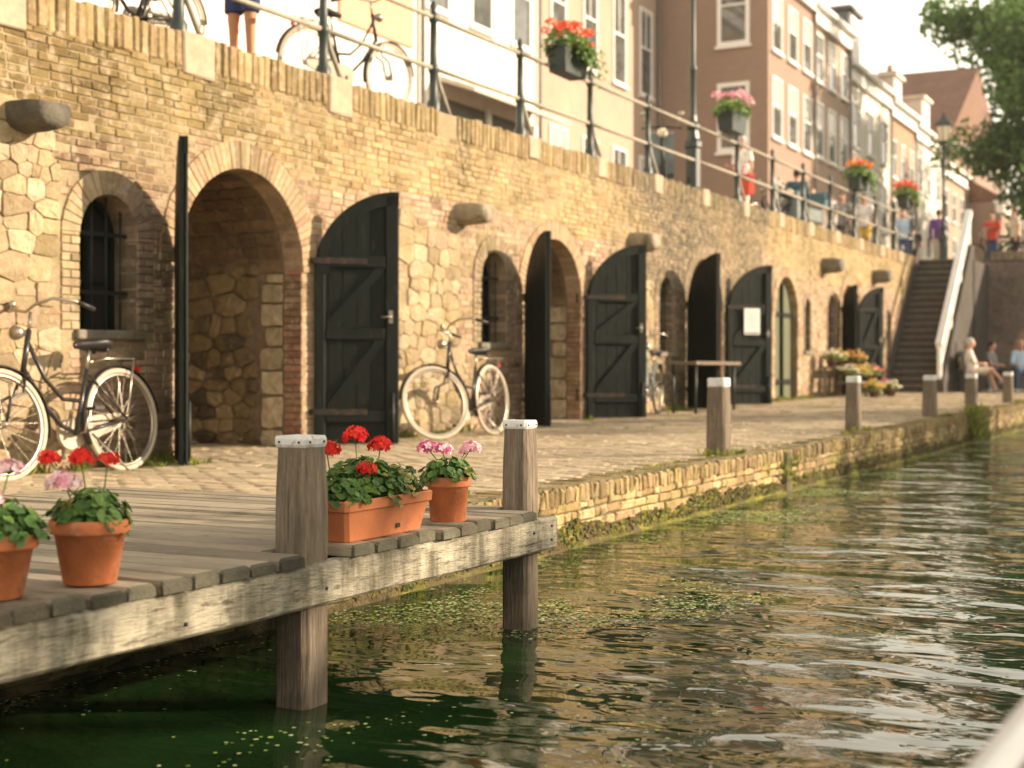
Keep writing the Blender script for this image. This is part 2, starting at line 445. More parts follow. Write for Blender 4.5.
def stone_poly(mb, P, poly, d, col, gap):
    """one stone from an irregular cell: shrunk, corners rounded, face slightly dressed"""
    n = len(poly)
    ca = sum(p[0] for p in poly) / n; cb = sum(p[1] for p in poly) / n
    r = min(math.hypot(p[0] - ca, p[1] - cb) for p in poly)
    if r < .02: return
    k = max(.5, 1 - gap / r)
    q = [(ca + (p[0] - ca) * k, cb + (p[1] - cb) * k) for p in poly]
    out = []
    for i in range(n):        # corner cutting
        a0, b0 = q[i], q[(i + 1) % n]; t0 = rnd.uniform(.05, .15); t1 = rnd.uniform(.85, .95)
        j = lambda: rnd.uniform(-.004, .004)
        out += [(lerp(a0[0], b0[0], t0) + j(), lerp(a0[1], b0[1], t0) + j()), (lerp(a0[0], b0[0], t1) + j(), lerp(a0[1], b0[1], t1) + j())]
    m = len(out)
    ins = lambda kk: [(ca + (p[0] - ca) * kk, cb + (p[1] - cb) * kk) for p in out]
    dv = [d * rnd.uniform(.55, 1.15) for _ in range(m)]
    vs = [P(p[0], p[1], -.02) for p in out] + [P(p[0], p[1], dv[i] * .45) for i, p in enumerate(out)] + [P(p[0], p[1], dv[i] * .95) for i, p in enumerate(ins(.965))] + [P(p[0], p[1], d * rnd.uniform(.8, 1.2)) for p in ins(.6)] + [P(ca, cb, d * rnd.uniform(.8, 1.2))]
    fs = []
    for r_ in range(3):
        for i in range(m):
            j_ = (i + 1) % m; fs.append((r_ * m + i, r_ * m + j_, r_ * m + m + j_, r_ * m + m + i))
    for i in range(m): fs.append((3 * m + i, 3 * m + (i + 1) % m, 4 * m))
    mb.add(vs, fs, col)
def clip(poly, nx, ny, c):       # keep nx*x+ny*y <= c
    out = []
    for i in range(len(poly)):
        p, q = poly[i], poly[(i + 1) % len(poly)]
        dp, dq = nx * p[0] + ny * p[1] - c, nx * q[0] + ny * q[1] - c
        if dp <= 0: out.append(p)
        if (dp < 0) != (dq < 0) and abs(dp - dq) > 1e-9:
            t = dp / (dp - dq); out.append((lerp(p[0], q[0], t), lerp(p[1], q[1], t)))
    return out
def rubble(mb, P, A0, A1, B0, B1, ok, pal, hs=(.065, .23), ws=(.07, .40), d=(.010, .028), gap=.0025):
    pts = []; b = B0 - .1
    while b < B1 + .2:
        h = rnd.uniform(*hs); a = A0 - .3 + rnd.uniform(0, .2)
        while a < A1 + .3:
            w = rnd.uniform(*ws) * (.6 + h * 2.2)
            pts.append((a + w / 2 + rnd.uniform(-.05, .05), b + h / 2 + rnd.uniform(-.16, .16) * h)); a += w
        b += h
    for i, p in enumerate(pts):
        if not (A0 < p[0] < A1 and B0 - .05 < p[1] < B1): continue
        poly = [(p[0] - .4, p[1] - .35), (p[0] + .4, p[1] - .35), (p[0] + .4, p[1] + .35), (p[0] - .4, p[1] + .35)]
        for j, q in enumerate(pts):
            dx, dy = q[0] - p[0], q[1] - p[1]
            if i == j or abs(dx) > .8 or abs(dy) > .6: continue
            # stones lie longer than high: weigh the vertical distance
            wy = 2.3
            poly = clip(poly, dx, dy * wy, dx * (p[0] + q[0]) / 2 + dy * wy * (p[1] + q[1]) / 2)
            if len(poly) < 3: break
        if len(poly) < 3: continue
        poly = clip(clip(clip(clip(poly, 1, 0, A1), -1, 0, -A0), 0, 1, B1), 0, -1, -B0)
        if len(poly) < 3: continue
        a0, a1 = min(v[0] for v in poly), max(v[0] for v in poly); b0, b1 = min(v[1] for v in poly), max(v[1] for v in poly)
        if ok(a0, a1, b0, b1) and (P is not PW or nz(p[0] * 2.2, p[1] * 2.2, 41) < .38):
            stone_poly(mb, P, poly, rnd.uniform(*d), pick(pal), gap)
            if P is PW: COVER.append((a0, a1, b0, b1, poly))
def ok_wall(a0, a1, b0, b1):
    if not stone_zone((a0 + a1) / 2, (b0 + b1) / 2): return False
    for z_ in (b0 + .02, (b0 + b1) / 2, b1 - .02):
        for o in OPS:
            c = o.block(z_, o.ring if o.kind == 'win' else o.ring * .6)
            if c and a1 > c[0] and a0 < c[1]: return False
    return True
for A0, A1 in ((4.0, 7.805), (11.8, 14.1), (18.3, 19.8), (23.0, 25.6), (32.2, 41)):
    mb = MB(); rubble(mb, PW, A0, A1, .0, 2.95, ok_wall, STP)
    wpart(mb, 'stonework', M['stone'])

mb = MB()
CH = .064
row = 0; z = 0.0
while z < ZCOP0 - .02:
    zc = z + CH / 2
    cuts = [c for c in (o.block(zc, o.ring + .004) for o in OPS) if c]
    x = XW0 + (.105 if row % 2 else 0) + rnd.uniform(-.02, .02)
    while x < XW1 - .1:
        L_ = rnd.choice((.205, .21, .2, .205, .205, .208, .105)) + rnd.uniform(-.006, .006)
        if not (covered(x + L_ / 2, zc) or covered(x + .03, zc) or covered(x + L_ - .03, zc)):
            for a, b in subtract((x + .005, x + L_ - .005), cuts):
                if b - a > .03:
                    sag = .006 * nz(a * 1.3, zc * 2.0, 9)
                    out = .012 + rnd.uniform(-.004, .005) + .004 * nz(a, zc, 2)
                    out *= clamp(.62 + 1.1 * nz(a * .9, zc * 1.4, 17), .12, 1.1)
                    if grey_zone(a, zc) > .35: out = .012 + rnd.uniform(-.003, .003)
                    if rnd.random() < .05: out = .001
                    if rnd.random() < .012: continue
                    mb.brick(PW, a, b, z + .0035 + sag, z + CH - .0035 + sag, 0, out, .006, wcol(a, zc), .0045, x > 24)
        x += L_
    z += CH; row += 1
wpart(mb, 'brickwork', M['brick'])

# coping of bricks on edge, with pale blocks under the railing posts
POSTX = [5.16 + 2.1 * k for k in range(17)]
edges = [XW0] + [p for p in POSTX if XW0 < p < XW1] + [XW1]
for i in range(len(edges) - 1):
    mb = MB(); wb_ = lambda p: (.2 if p < 14 else .15) + .004
    x = edges[i] + (wb_(edges[i]) if i else 0); xe = edges[i + 1] - (wb_(edges[i + 1]) if i < len(edges) - 2 else 0)
    n = max(1, int((xe - x) / .095)); cuts = [x + (xe - x) * k / n + (rnd.uniform(-.018, .018) if 0 < k < n else 0) for k in range(n + 1)]
    for k in range(n):
        x, x2 = cuts[k], cuts[k + 1]
        t = ZCOP + rnd.uniform(-.022, .010) + .012 * nz(x * 2, 0); b0 = ZCOP0 + rnd.uniform(-.012, .012)
        c = pick(PALUP); kk = rnd.uniform(.62, 1.0); c = tuple(v * kk for v in c)
        g = grey_zone(x, 3.3)
        if g > 0: c = tuple(lerp(c[j], PALGREY[0][j] * kk, g) for j in range(3))
        mb.cbox((x + .003, YW - .016 - rnd.uniform(0, .012), b0), (x2 - .003, YW + .25, t), .016, c, 0, .005)
    wpart(mb, 'coping', M['brick'])
for p in POSTX:
    if not XW0 < p < XW1 or abs(p - 13.56) < .3: continue
    sb = MB(); w_ = .2 if p < 14 else .15
    sb.cbox((p - w_, YW - .035, ZCOP0 - (.06 if p < 14 else -.03)), (p + w_, YW + .26, ZCOP + .012), .018, (1, 1, 1), 0, .005)
    wpart(sb, 'coping_block', M['coping'])

# arch rings of wedge bricks, jamb bricks, vaults, windows
def ring(o):
    mb = MB()
    n = max(9, int(math.pi * (o.r + o.ring / 2) / .066))
    gr = grey_zone(o.cx, 2)
    for i in range(n):
        t0 = math.pi * i / n; t1 = math.pi * (i + 1) / n
        g = .03
        t0 += (t1 - t0) * g; t1 -= (t1 - t0) * g
        r0, r1 = o.r - .004, o.r + o.ring * rnd.uniform(.95, 1.0)
        def pt(r, t, y): return (o.cx - r * math.cos(t), y, o.sp + r * math.sin(t))
        yf = YW - .016 - rnd.uniform(0, .007)
        c = pick(PALARCH if o.kind != 'win' else STP if (o.x0 < 9 and i < n * .42) else [(.24, .18, .13), (.20, .15, .11), (.28, .2, .14)])
        if gr > .1: c = tuple(lerp(c[k], PALGREY[0][k], gr * .8) for k in range(3))
        ch = .004; dt = ch / r1
        vs = [pt(r0, t0, YW + .2), pt(r1, t0, YW + .01), pt(r1, t1, YW + .01), pt(r0, t1, YW + .2),
              pt(r0, t0, yf + ch), pt(r1, t0, yf + ch), pt(r1, t1, yf + ch), pt(r0, t1, yf + ch),
              pt(r0 + ch, t0 + dt, yf), pt(r1 - ch, t0 + dt, yf), pt(r1 - ch, t1 - dt, yf), pt(r0 + ch, t1 - dt, yf)]
        fs = [(8, 9, 10, 11)]
        for k in range(4):
            l = (k + 1) % 4
            fs += [(k, l, 4 + l, 4 + k), (4 + k, 4 + l, 8 + l, 8 + k)]
        mb.add(vs, fs, c)
    if o.kind == 'win':       # side bricks of the window
        z = o.zb
        while z < o.sp:
            for sgn, xe in ((-1, o.x0), (1, o.x1)):
                w = o.ring * (1 if int(z / .064) % 2 else .55)
                a, b = (xe - o.ring + .004, xe + .003) if sgn < 0 else (xe - .003, xe + o.ring - .004)
                segs = [(a, b)] if w > o.ring * .8 else [(a, (a + b) / 2), ((a + b) / 2, b)]
                for a_, b_ in segs:
                    mb.brick(PW, a_ + .003, b_ - .003, z + .004, min(z + .060, o.sp), -.2, .013 + rnd.uniform(0, .005), .005, pick(STP if (o.x0 < 9 and sgn < 0) else [(.24, .18, .13), (.20, .15, .11), (.28, .2, .14)]), .002)
            z += .064
    return wpart(mb, 'arch_surround', M['brick'])
def vault(o):
    mb = MB()
    d = o.depth; yb = YW + d
    prof = [(o.x0, o.zb)] + [(o.cx - o.r * math.cos(math.pi * i / 20), o.sp + o.r * math.sin(math.pi * i / 20)) for i in range(21)] + [(o.x1, o.zb)]
    y0 = YW + .003
    for i in range(len(prof) - 1):
        (a, b), (c, e) = prof[i], prof[i + 1]
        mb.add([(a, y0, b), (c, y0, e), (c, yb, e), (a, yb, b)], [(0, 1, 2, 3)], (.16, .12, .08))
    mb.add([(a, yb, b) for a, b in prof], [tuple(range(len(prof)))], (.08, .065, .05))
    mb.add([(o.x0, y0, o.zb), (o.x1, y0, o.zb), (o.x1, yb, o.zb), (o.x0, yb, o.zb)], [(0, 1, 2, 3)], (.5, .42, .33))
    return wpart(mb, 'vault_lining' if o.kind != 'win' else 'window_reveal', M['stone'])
def reveal(o):                # masonry of the jambs seen inside an arch
    for sgn, xe in ((1, o.x1), (-1, o.x0)):
        mb = MB()
        P = lambda a, b, d, xe=xe, sgn=sgn: (xe - sgn * d, YW + a, b)
        z = 0.0; r = 0
        while z < o.sp + .02:
            a = -.006
            for w in ((.205, ) if r % 2 else (.1, .11)):
                mb.brick(P, a + .004, a + w - .004, z + .0045, z + .0595, 0, .012 + rnd.uniform(-.003, .004), .005, pick(PALRED), .003)
                a += w
            z += .064; r += 1
        wpart(mb, 'jamb_brickwork', M['brick'])
        mb = MB(); z = 0.0
        while z < o.sp - .05:
            h = rnd.uniform(.16, .32)
            stone(mb, P, .215, .215 + rnd.uniform(.18, .32), z + .006, min(z + h, o.sp) - .006, .03, pick([(.40, .33, .22), (.34, .28, .18)]))
            z += h
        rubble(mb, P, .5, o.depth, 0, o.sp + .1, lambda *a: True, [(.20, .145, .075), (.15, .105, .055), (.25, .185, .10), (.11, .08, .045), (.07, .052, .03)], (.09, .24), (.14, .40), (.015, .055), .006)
        for i in range(9):    # stones following the curve of the vault
            t0, t1 = math.pi * .5 * i / 9 * .9, math.pi * .5 * (i + 1) / 9 * .9
            yy = .24
            while yy < o.depth:
                w = rnd.uniform(.14, .3)
                def Pc(a, b, d, sgn=sgn):
                    rr = o.r - d
                    return (o.cx + sgn * rr * math.cos(b), YW + a, o.sp + rr * math.sin(b))
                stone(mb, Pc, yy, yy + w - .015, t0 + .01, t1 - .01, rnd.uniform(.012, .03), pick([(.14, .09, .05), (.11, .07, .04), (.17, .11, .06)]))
                yy += w
        wpart(mb, 'jamb_stonework', M['stone'])
def window(o):
    yb = YW + o.depth - .06
    w = empty('cellar_window', (0, 0, 0)); w.parent = wall; w.matrix_parent_inverse = wall_inv
    mb = MB(); t = .045
    prof = [(o.x0, o.zb)] + [(o.cx - o.r * math.cos(math.pi * i / 16), o.sp + o.r * math.sin(math.pi * i / 16)) for i in range(17)] + [(o.x1, o.zb)]
    cxm, czm = o.cx, (o.zb + o.sp) / 2
    inn = []
    for a, b in prof:
        inn.append((cxm + (a - cxm) * (1 - t / o.r), czm + (b - czm) * (1 - t / (o.sp + o.r - czm))))
    n = len(prof)
    vs = [(a, yb - .05, b) for a, b in prof] + [(a, yb - .05, b) for a, b in inn] + [(a, yb, b) for a, b in inn]
    fs = []
    for i in range(n):
        j = (i + 1) % n; fs += [(i, j, n + j, n + i), (n + i, n + j, 2 * n + j, 2 * n + i)]
    mb.add(vs, fs)
    zt = o.sp + o.r - t
    mb.box2((o.cx - .018, yb - .045, o.zb + t), (o.cx + .018, yb - .012, zt))
    mb.box2((o.x0 + t, yb - .044, o.sp - .02), (o.x1 - t, yb - .013, o.sp + .02))
    mb.box2((o.x0 + t, yb - .044, o.zb + .5 * (o.sp - o.zb)), (o.x1 - t, yb - .013, o.zb + .5 * (o.sp - o.zb) + .03))
    f = mb.build('window_frame', M['doorgreen'], w, shear)
    mb = MB(); mb.add([(a, yb - .006, b) for a, b in prof], [tuple(range(n))])
    mb.build('pane', M['glassdark'], w, shear)
    mb = MB()
    for k in range(4):
        xx = lerp(o.x0, o.x1, (k + .5) / 4)
        mb.tube([(xx, YW + .1, o.zb), (xx, YW + .1, o.top(xx))], .009, 6)
    mb.box2((o.x0, YW + .095, o.zb + .28), (o.x1, YW + .105, o.zb + .31))
    mb.box2((o.x0, YW + .095, o.sp), (o.x1, YW + .105, o.sp + .03))
    mb.build('window_bars', M['iron'], w, shear)
    mb = MB(); mb.cbox((o.x0 - .05, YW - .05, o.zb - .07), (o.x1 + .05, YW + .2, o.zb), .01, (.8, .7, .6))
    mb.build('window_sill', M['dkstone'], w, shear)
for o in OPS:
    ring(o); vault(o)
    if o.kind == 'arch': reveal(o)
    if o.kind == 'win': window(o)

# corbels
def corbel(x, z, w=.5, h=.3, ln=.42):
    mb = MB(); n = 14; pts = []
    for k in range(n + 1):
        t = math.pi * k / n
        pts.append((-w / 2 * math.cos(t), -h * .15 - h * .62 * math.sin(t) ** .8))
    pts += [(w / 2, h * .2), (w * .42, h * .27), (-w * .42, h * .27), (-w / 2, h * .2)]
    m = len(pts); vs = []
    for y, k in ((.1, 1.0), (-.05, 1.0), (-ln * .6, .97), (-ln * .92, .86), (-ln, .7)):
        for a, b in pts:
            vs.append((x + a * k + rnd.uniform(-.004, .004), YW + y, z + (b + .05) * k + (1 - k) * .03 + rnd.uniform(-.004, .004)))
    fs = [tuple(range(4 * m, 5 * m))]
    for r in range(4):
        for i in range(m):
            j = (i + 1) % m; fs.append((r * m + i, r * m + j, r * m + m + j, r * m + m + i))
    mb.add(vs, fs, (1, 1, 1), 0, True)
    o_ = mb.build('corbel', M['dkcorbel'] if x < 10 else M['dkstone'] if x > 24 else M['stonegrey'], wall); o_.matrix_parent_inverse = wall_inv
M['dkcorbel'] = mat('dark_weathered_stone', (.085, .078, .06), .9, False, (14, .3), (3, .3), [(30, .012), (8, .012)], [(6, (.15, .14, .09), .55, .7)])
M['stonegrey'] = mat('grey_sandstone', (.30, .26, .19), .9, False, (14, .25), (3, .25), [(30, .01), (8, .01)], [(6, (.12, .10, .05), .52, .7)])
corbel(7.45, 2.46, .36, .20, .34); corbel(13.88, 2.40, .36, .22, .36); corbel(18.95, 2.5, .42, .26, .36); corbel(29.3, 2.86, .46, .3, .4); corbel(33.8, 2.9, .46, .3, .4); corbel(39, 2.6, .4, .26, .4)

M['rustiron'] = mat('rusty_iron', (.02, .018, .015), .75, False, (10, .3), None, [(60, .002)], [(12, (.10, .045, .02), .52, .68, .8)])
M['oldsteel'] = mat('tarnished_steel', (.20, .18, .15), .45, False, (20, .2), None, None, None, .7)
# ------------------------------------------------------------------ cellar doors
def leaf_door(hx, w, sp, right, ang, dm=None, z0=.02, inner=True):
    """hinged at hx; closed along -X (right) or +X (left); ang degrees opened outward"""
    dm = dm or M['doorgreen']; r = w
    s_ = shear((hx, YW, 0))
    d = empty('cellar_door', (hx, YW - .035, s_[2]), 0); d.parent = wall; d.matrix_parent_inverse = wall_inv
    d.rotation_euler = (0, 0, R(180 + ang) if right else R(-ang))
    top = lambda x: sp + math.sqrt(max(0, r * r - (r - x) ** 2)) * .985
    yi = -1 if right else 1                                     # side of the ledges (inside of the cellar when closed)
    nb = 6; gap = .009; mb = MB()
    for k in range(nb):
        a, b = w * k / nb + gap / 2, w * (k + 1) / nb - gap / 2
        poly = [(a, z0), (b, z0)] + [(lerp(b, a, i / 4), top(lerp(b, a, i / 4))) for i in range(5)]
        mb.prism(poly, lambda a_, b_, d_: (a_, d_, b_), -.018 + rnd.uniform(-.001, .001), .018)
    pr_ = [(.004, z0 + .004), (w - .004, z0 + .004)] + [(lerp(w - .004, .004, i / 16), top(lerp(w - .004, .004, i / 16)) - .006) for i in range(17)]
    mb.prism(pr_, lambda a_, b_, d_: (a_, d_, b_), -.009, .009)
    mb.build('boards', dm, d)
    mb = MB(); y0, y1 = (.019, .048) if yi > 0 else (-.048, -.019)
    def bat(a0, a1, b0, b1): mb.cbox((a0, y0, b0), (a1, y1, b1), .011)
    H = top(w)
    # frame: hinge stile, closing stile, curved head
    bat(.0, .1, z0, sp + .02); bat(w - .13, w, z0, H - .03)
    cur = []
    for k in range(13):
        xx = w * k / 12; cur.append((xx, top(xx)))
    for k in range(12):
        a, b = cur[k], cur[k + 1]
        def inn(p):
            dx, dz = w - p[0], sp - p[1]; q = math.hypot(dx, dz); return (p[0] + dx / q * .13, p[1] + dz / q * .13)
        mb.prism([a, b, inn(b), inn(a)], lambda a_, b_, d_: (a_, d_, b_), y0, y1)
    rails = (.22, 1.0, sp + .06)
    for zr in rails: bat(.1, w - .13, zr, zr + .11)
    for za, zb in ((rails[0] + .11, rails[1]), (rails[1] + .11, rails[2])):
        p = [(.12, za), (.23, za), (w - .14, zb - .02), (w - .14, zb), (w - .22, zb), (.12, za + .07)]
        mb.prism(p, lambda a_, b_, d_: (a_, d_, b_), y0 + .004, y1 - .004)
    mb.build('ledges', dm, d)
    for zr in (.3, sp + .1):                                     # long iron strap hinges reaching to the wall
        mb = MB(); mb.box2((-.12, -.012, zr), (.02, .012, zr + .05)); mb.tube([(-.12, 0, zr - .05), (-.12, 0, zr + .1)], .018, 8)
        ya, yb_ = (y1 - .001, y1 + .007) if yi > 0 else (y0 - .007, y0 + .001)
        mb.box2((.0, ya, zr - .005), (w * .62, yb_, zr + .05)); mb.box2((-.02, -.012, zr + .005), (.012, yb_ if yi > 0 else .012, zr + .045)) if yi > 0 else mb.box2((-.02, ya, zr + .005), (.012, .012, zr + .045))
        mb.build('hinge', M['rustiron'], d)
    mb = MB(); yh = y1 if yi > 0 else y0; s2 = 1 if yi > 0 else -1
    if right:
        mb.box2((w - .10, yh - .004, 1.16), (w - .06, yh + .006 , 1.28))
        mb.tube([(w - .08, yh, 1.22), (w - .08, yh + s2 * .05, 1.22), (w - .18, yh + s2 * .052, 1.215)], .010, 8)
        mb.build('door_handle', M['oldsteel'], d)
    mb = MB(); mb.tube([(w - .06, yh + s2 * .012, z0 + .02), (w - .06, yh + s2 * .012, .5)], .012, 6); mb.box2((w - .09, yh - .003, .3), (w - .03, yh + .008, .34))
    mb.build('bolt', M['iron'], d)
    return d
leaf_door(9.06, .92, 1.60, False, 137)
leaf_door(10.99, .80, 1.62, True, 131)
leaf_door(15.40, .84, 1.46, False, 136)
leaf_door(17.18, .86, 1.50, True, 136)
leaf_door(21.05, .86, 1.54, False, 128)
leaf_door(22.92, .86, 1.54, True, 138)
leaf_door(30.66, .60, 1.78, False, 138)
leaf_door(32.06, .66, 1.78, True, 138)
# closed double door with a pale frame
o4 = OPS[[i for i, o in enumerate(OPS) if o.kind == 'shut'][0]]
d4 = empty('cellar_door', (o4.cx, YW + .12, zs(o4.cx))); d4.parent = wall; d4.matrix_parent_inverse = wall_inv
mb = MB(); 
M['doorfaded'] = mat('faded_green_paint', (.10, .11, .06), .6, False, (6, .25), None, [(25, .002)], None, 0, .3, (4, 4, .6))
for k in range(10):
    a = lerp(-o4.r, o4.r, k / 10) + .003; b = lerp(-o4.r, o4.r, (k + 1) / 10) - .003
    t = lambda x_: o4.top(o4.cx + x_) - .01
    mb.prism([(a, .02), (b, .02), (b, t(b)), ((a + b) / 2, t((a + b) / 2)), (a, t(a))], lambda a_, b_, d_: (a_, d_, b_), 0, .04 + (.02 if k in (4, 5) else 0))
mb.build('boards', M['doorfaded'], d4)
mb = MB(); mb.box2((-.03, -.06, .03), (.03, -.002, 2.25)); mb.box2((-.72, -.03, 1.6), (.72, -.004, 1.68)); mb.box2((-.72, -.03, .3), (.72, -.004, .4))
mb.build('ledges', M['doorgreen'], d4)
# ------------------------------------------------------------------ quay
mb = MB()
XS = [-12 + 1.0 * i for i in range(55)]
YS = [YQ + .02 + (YW + 3.2 - YQ) * i / 8 for i in range(9)]
vs = [(x, y, zq(x, y) - .004) for x in XS for y in YS]
fs = [(i * 9 + j, i * 9 + 9 + j, i * 9 + 10 + j, i * 9 + j + 1) for i in range(54) for j in range(8)]
mb.add(vs, fs)
tag(mb.build('quay_ground', M['sand']), kind='structure')
PAVE = [(.40, .33, .22), (.43, .355, .24), (.38, .305, .20), (.42, .325, .22), (.37, .305, .19), (.44, .37, .25), (.39, .30, .205), (.33, .265, .17)]
mb = MB()
x = 1.0; r = 0
while x < 38:
    w = .105
    y = YQ + .24 + (.105 if r % 2 else 0)
    yend = YW + (1.2 if any(o.kind == 'arch' and o.x0 < x < o.x1 for o in OPS) else -.02)
    while y < yend:
        l = rnd.choice((.21, .212, .208))
        hid = x < 4.95 and y < 4.7
        if not hid and rnd.random() > .012:
            bump = .012 * nz(x * .8, y * .8) + .004 * nz(x * 3, y * 3)
            zz = zq(x, y) + bump
            c = pick(PAVE); k = .85 + .3 * (nz(x * .6, y * .6, 4) + .5)
            c = tuple(v * k for v in c)
            P = lambda a, b, d, zz=zz: (a, b, zz + d)
            mb.brick(P, x + .002, x + w - .002, y + .002, min(y + l - .002, yend), -.03, rnd.uniform(-.002, .003), .005, c, .002, x > 17)
        y += l
    x += w; r += 1
tag(mb.build('quay_paving', M['paver']), kind='structure')

# quay wall: brick face, edge row of bricks on end, pale blocks
qw = empty('quay_wall', (15, YQ, 0), 0, 'low mossy brick quay edge rising out of the canal water', 'quay wall', None, 'thing')
qinv = Matrix.Translation((-15, -YQ, 0))
def qpart(mb, n, m, sm=None):
    o = mb.build(n, m, qw, None, sm); o.matrix_parent_inverse = qinv; return o
QP = [(.38, .28, .13), (.42, .31, .15), (.33, .24, .11), (.45, .34, .18), (.28, .20, .09), (.40, .26, .14)]
PQ = lambda a, b, d: (a, YQ - d, b + zedge(a))
mb = MB()
M['wetmortar'] = mat('damp_mortar', (.13, .11, .06), .95, False, (30, .25), (3, .3), [(50, .008)], [(2, (.06, .06, .025), .45, .6)])
mb.add([(-12, YQ, -2), (42, YQ, -2), (42, YQ, .07), (-12, YQ, -.02)], [(0, 1, 2, 3)])
qpart(mb, 'mortar_bed', M['wetmortar'])
mb = MB(); z = -.52; r = 0
while z < -.11:
    x = 1.5 + (.105 if r % 2 else 0)
    while x < 41:
        l = rnd.choice((.205, .21, .105))
        out = .014 + rnd.uniform(-.006, .008)
        wet_shade = clamp((-.27 - z) / .1) if x > 5.2 else 1.3  # damp by the water; under the dock its shade is put into the colour
        c = pick(QP); c = tuple(lerp(c[i], (.12, .12, .03)[i], wet_shade * .7) for i in range(3))
        dk = lerp(.38, 1, clamp((x - 5.4) / 1.6 + .5 * nz(x * 2, z * 3))) * lerp(1, .62, clamp((x - 11.6) / .3)) * (1 + .35 * nz(x * 1.6, z * 4, 6)); c = tuple(v * dk for v in c)  # darker by the dock; past the niche, cast shade is put into the colour
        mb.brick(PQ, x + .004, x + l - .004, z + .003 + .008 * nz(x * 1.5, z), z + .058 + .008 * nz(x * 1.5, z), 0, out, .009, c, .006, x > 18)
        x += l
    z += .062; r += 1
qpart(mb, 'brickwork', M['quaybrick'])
mb = MB(); x = 1.5
while x < 41:
    w = .065 + rnd.uniform(-.015, .02)
    c = pick(QP); k = rnd.uniform(.62, .86); z0 = zedge(x)
    mb.cbox((x + .0018, YQ - .020 - rnd.uniform(0, .012), z0 - .10 - rnd.uniform(0, .015)), (x + w - .0018, YQ + .225, z0 + rnd.uniform(-.016, .004)), .014, tuple(v * k * lerp(.4, 1, clamp((x - 5.4) / 1.6)) * lerp(1, .65, clamp((x - 11.6) / .3)) for v in c), 0, .005)  # darker by the dock too, and shade put into the colour farther along
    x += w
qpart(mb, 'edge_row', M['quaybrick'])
# ledge of moss just above the water
mb = MB(); n = 260
for i in range(n):
    a = 2 + 38 * i / n; b = 2 + 38 * (i + 1) / n
    h = lambda x_: .02 + .03 * nz(x_ * 1.6, 3) + .03 * nz(x_ * 9, 8)
    for lo, hi in ((0, .5), (.5, 1.0)):
        f = lambda x_, t: (x_, YQ - .05 + .028 * t * t, ZWATER - .02 + (h(x_) + .03) * t)
        mb.add([f(a, lo), f(b, lo), f(b, hi), f(a, hi)], [(0, 1, 2, 3)], ((rnd.uniform(.6, 1.7) * (1 if a > 5.3 else .14)),) * 3, 0, False)  # moss under the dock is coloured dark to carry the dock's shade
rm = random.Random(4)
for _ in range(15000):
    x = 5.1 + rm.random() ** 1.5 * 30; hh = .07 + .10 * nz(x * 1.3, 3) + .06 * nz(x * 5, 8); z = ZWATER - .01 + rm.random() ** 1.6 * max(.03, hh + .06)
    if z > -.16: continue
    r_ = rm.uniform(.006, .02); y = YQ - .017 - rm.uniform(0, .016); k = rm.uniform(.5, 1.6)
    c = rm.choice([(1, 1, 1), (1.25, 1.05, .8), (.7, .9, 1), (.5, .6, .8)])
    a0 = rm.uniform(0, 6)
    mb.add([(x + r_ * 1.4 * math.cos(a0 + 1.2566 * q), y + rm.uniform(-.006, .003), z + r_ * .8 * math.sin(a0 + 1.2566 * q)) for q in range(5)], [(0, 1, 2, 3, 4)], tuple(v * k for v in c))
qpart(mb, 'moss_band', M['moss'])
mb = MB()
mb.cbox((11.45, YQ - .045, -.6), (11.66, YQ + .05, -.02), .02)  # solid dark block standing in for a dark niche in the quay face
qpart(mb, 'niche_strip', M['wetmortar'])

# ------------------------------------------------------------------ water
m = bpy.data.materials.new('canal_water'); m.use_nodes = True
N = m.node_tree.nodes; L = m.node_tree.links; b = N['Principled BSDF']
b.inputs['Base Color'].default_value = (.010, .029, .0075, 1); b.inputs['Roughness'].default_value = .03
b.inputs['IOR'].default_value = 1.48; b.inputs['Specular IOR Level'].default_value = .5
tc = N.new('ShaderNodeTexCoord')
mp = N.new('ShaderNodeMapping'); mp.inputs['Rotation'].default_value = (0, 0, -TH); mp.inputs['Scale'].default_value = (1.0, .55, 1)
L.new(tc.outputs['Object'], mp.inputs['Vector'])
prev = None
for sc_, ds, rg in ((1.4, .062, .5), (3.9, .021, .5), (14, .0020, .5)):
    t = N.new('ShaderNodeTexNoise'); t.inputs['Scale'].default_value = sc_; t.inputs['Detail'].default_value = 1.5; t.inputs['Roughness'].default_value = rg
    t.inputs['Distortion'].default_value = .6
    L.new(mp.outputs[0], t.inputs['Vector'])
    bp = N.new('ShaderNodeBump'); bp.inputs['Distance'].default_value = ds; bp.inputs['Strength'].default_value = 1
    L.new(t.outputs[0], bp.inputs['Height'])
    if prev is not None: L.new(prev, bp.inputs['Normal'])
    prev = bp.outputs[0]
L.new(prev, b.inputs['Normal'])
mb = MB(); mb.add([(-60, -14, ZWATER), (120, -14, ZWATER), (120, YQ + .1, ZWATER), (-60, YQ + .1, ZWATER)], [(0, 1, 2, 3)])
tag(mb.build('canal_water', m), kind='structure')
mb = MB(); mb.add([(-1500, -1500, -2.2), (1500, -1500, -2.2), (1500, 1500, -2.2), (-1500, 1500, -2.2)], [(0, 1, 2, 3)])
tag(mb.build('ground', M['sand']), kind='structure')

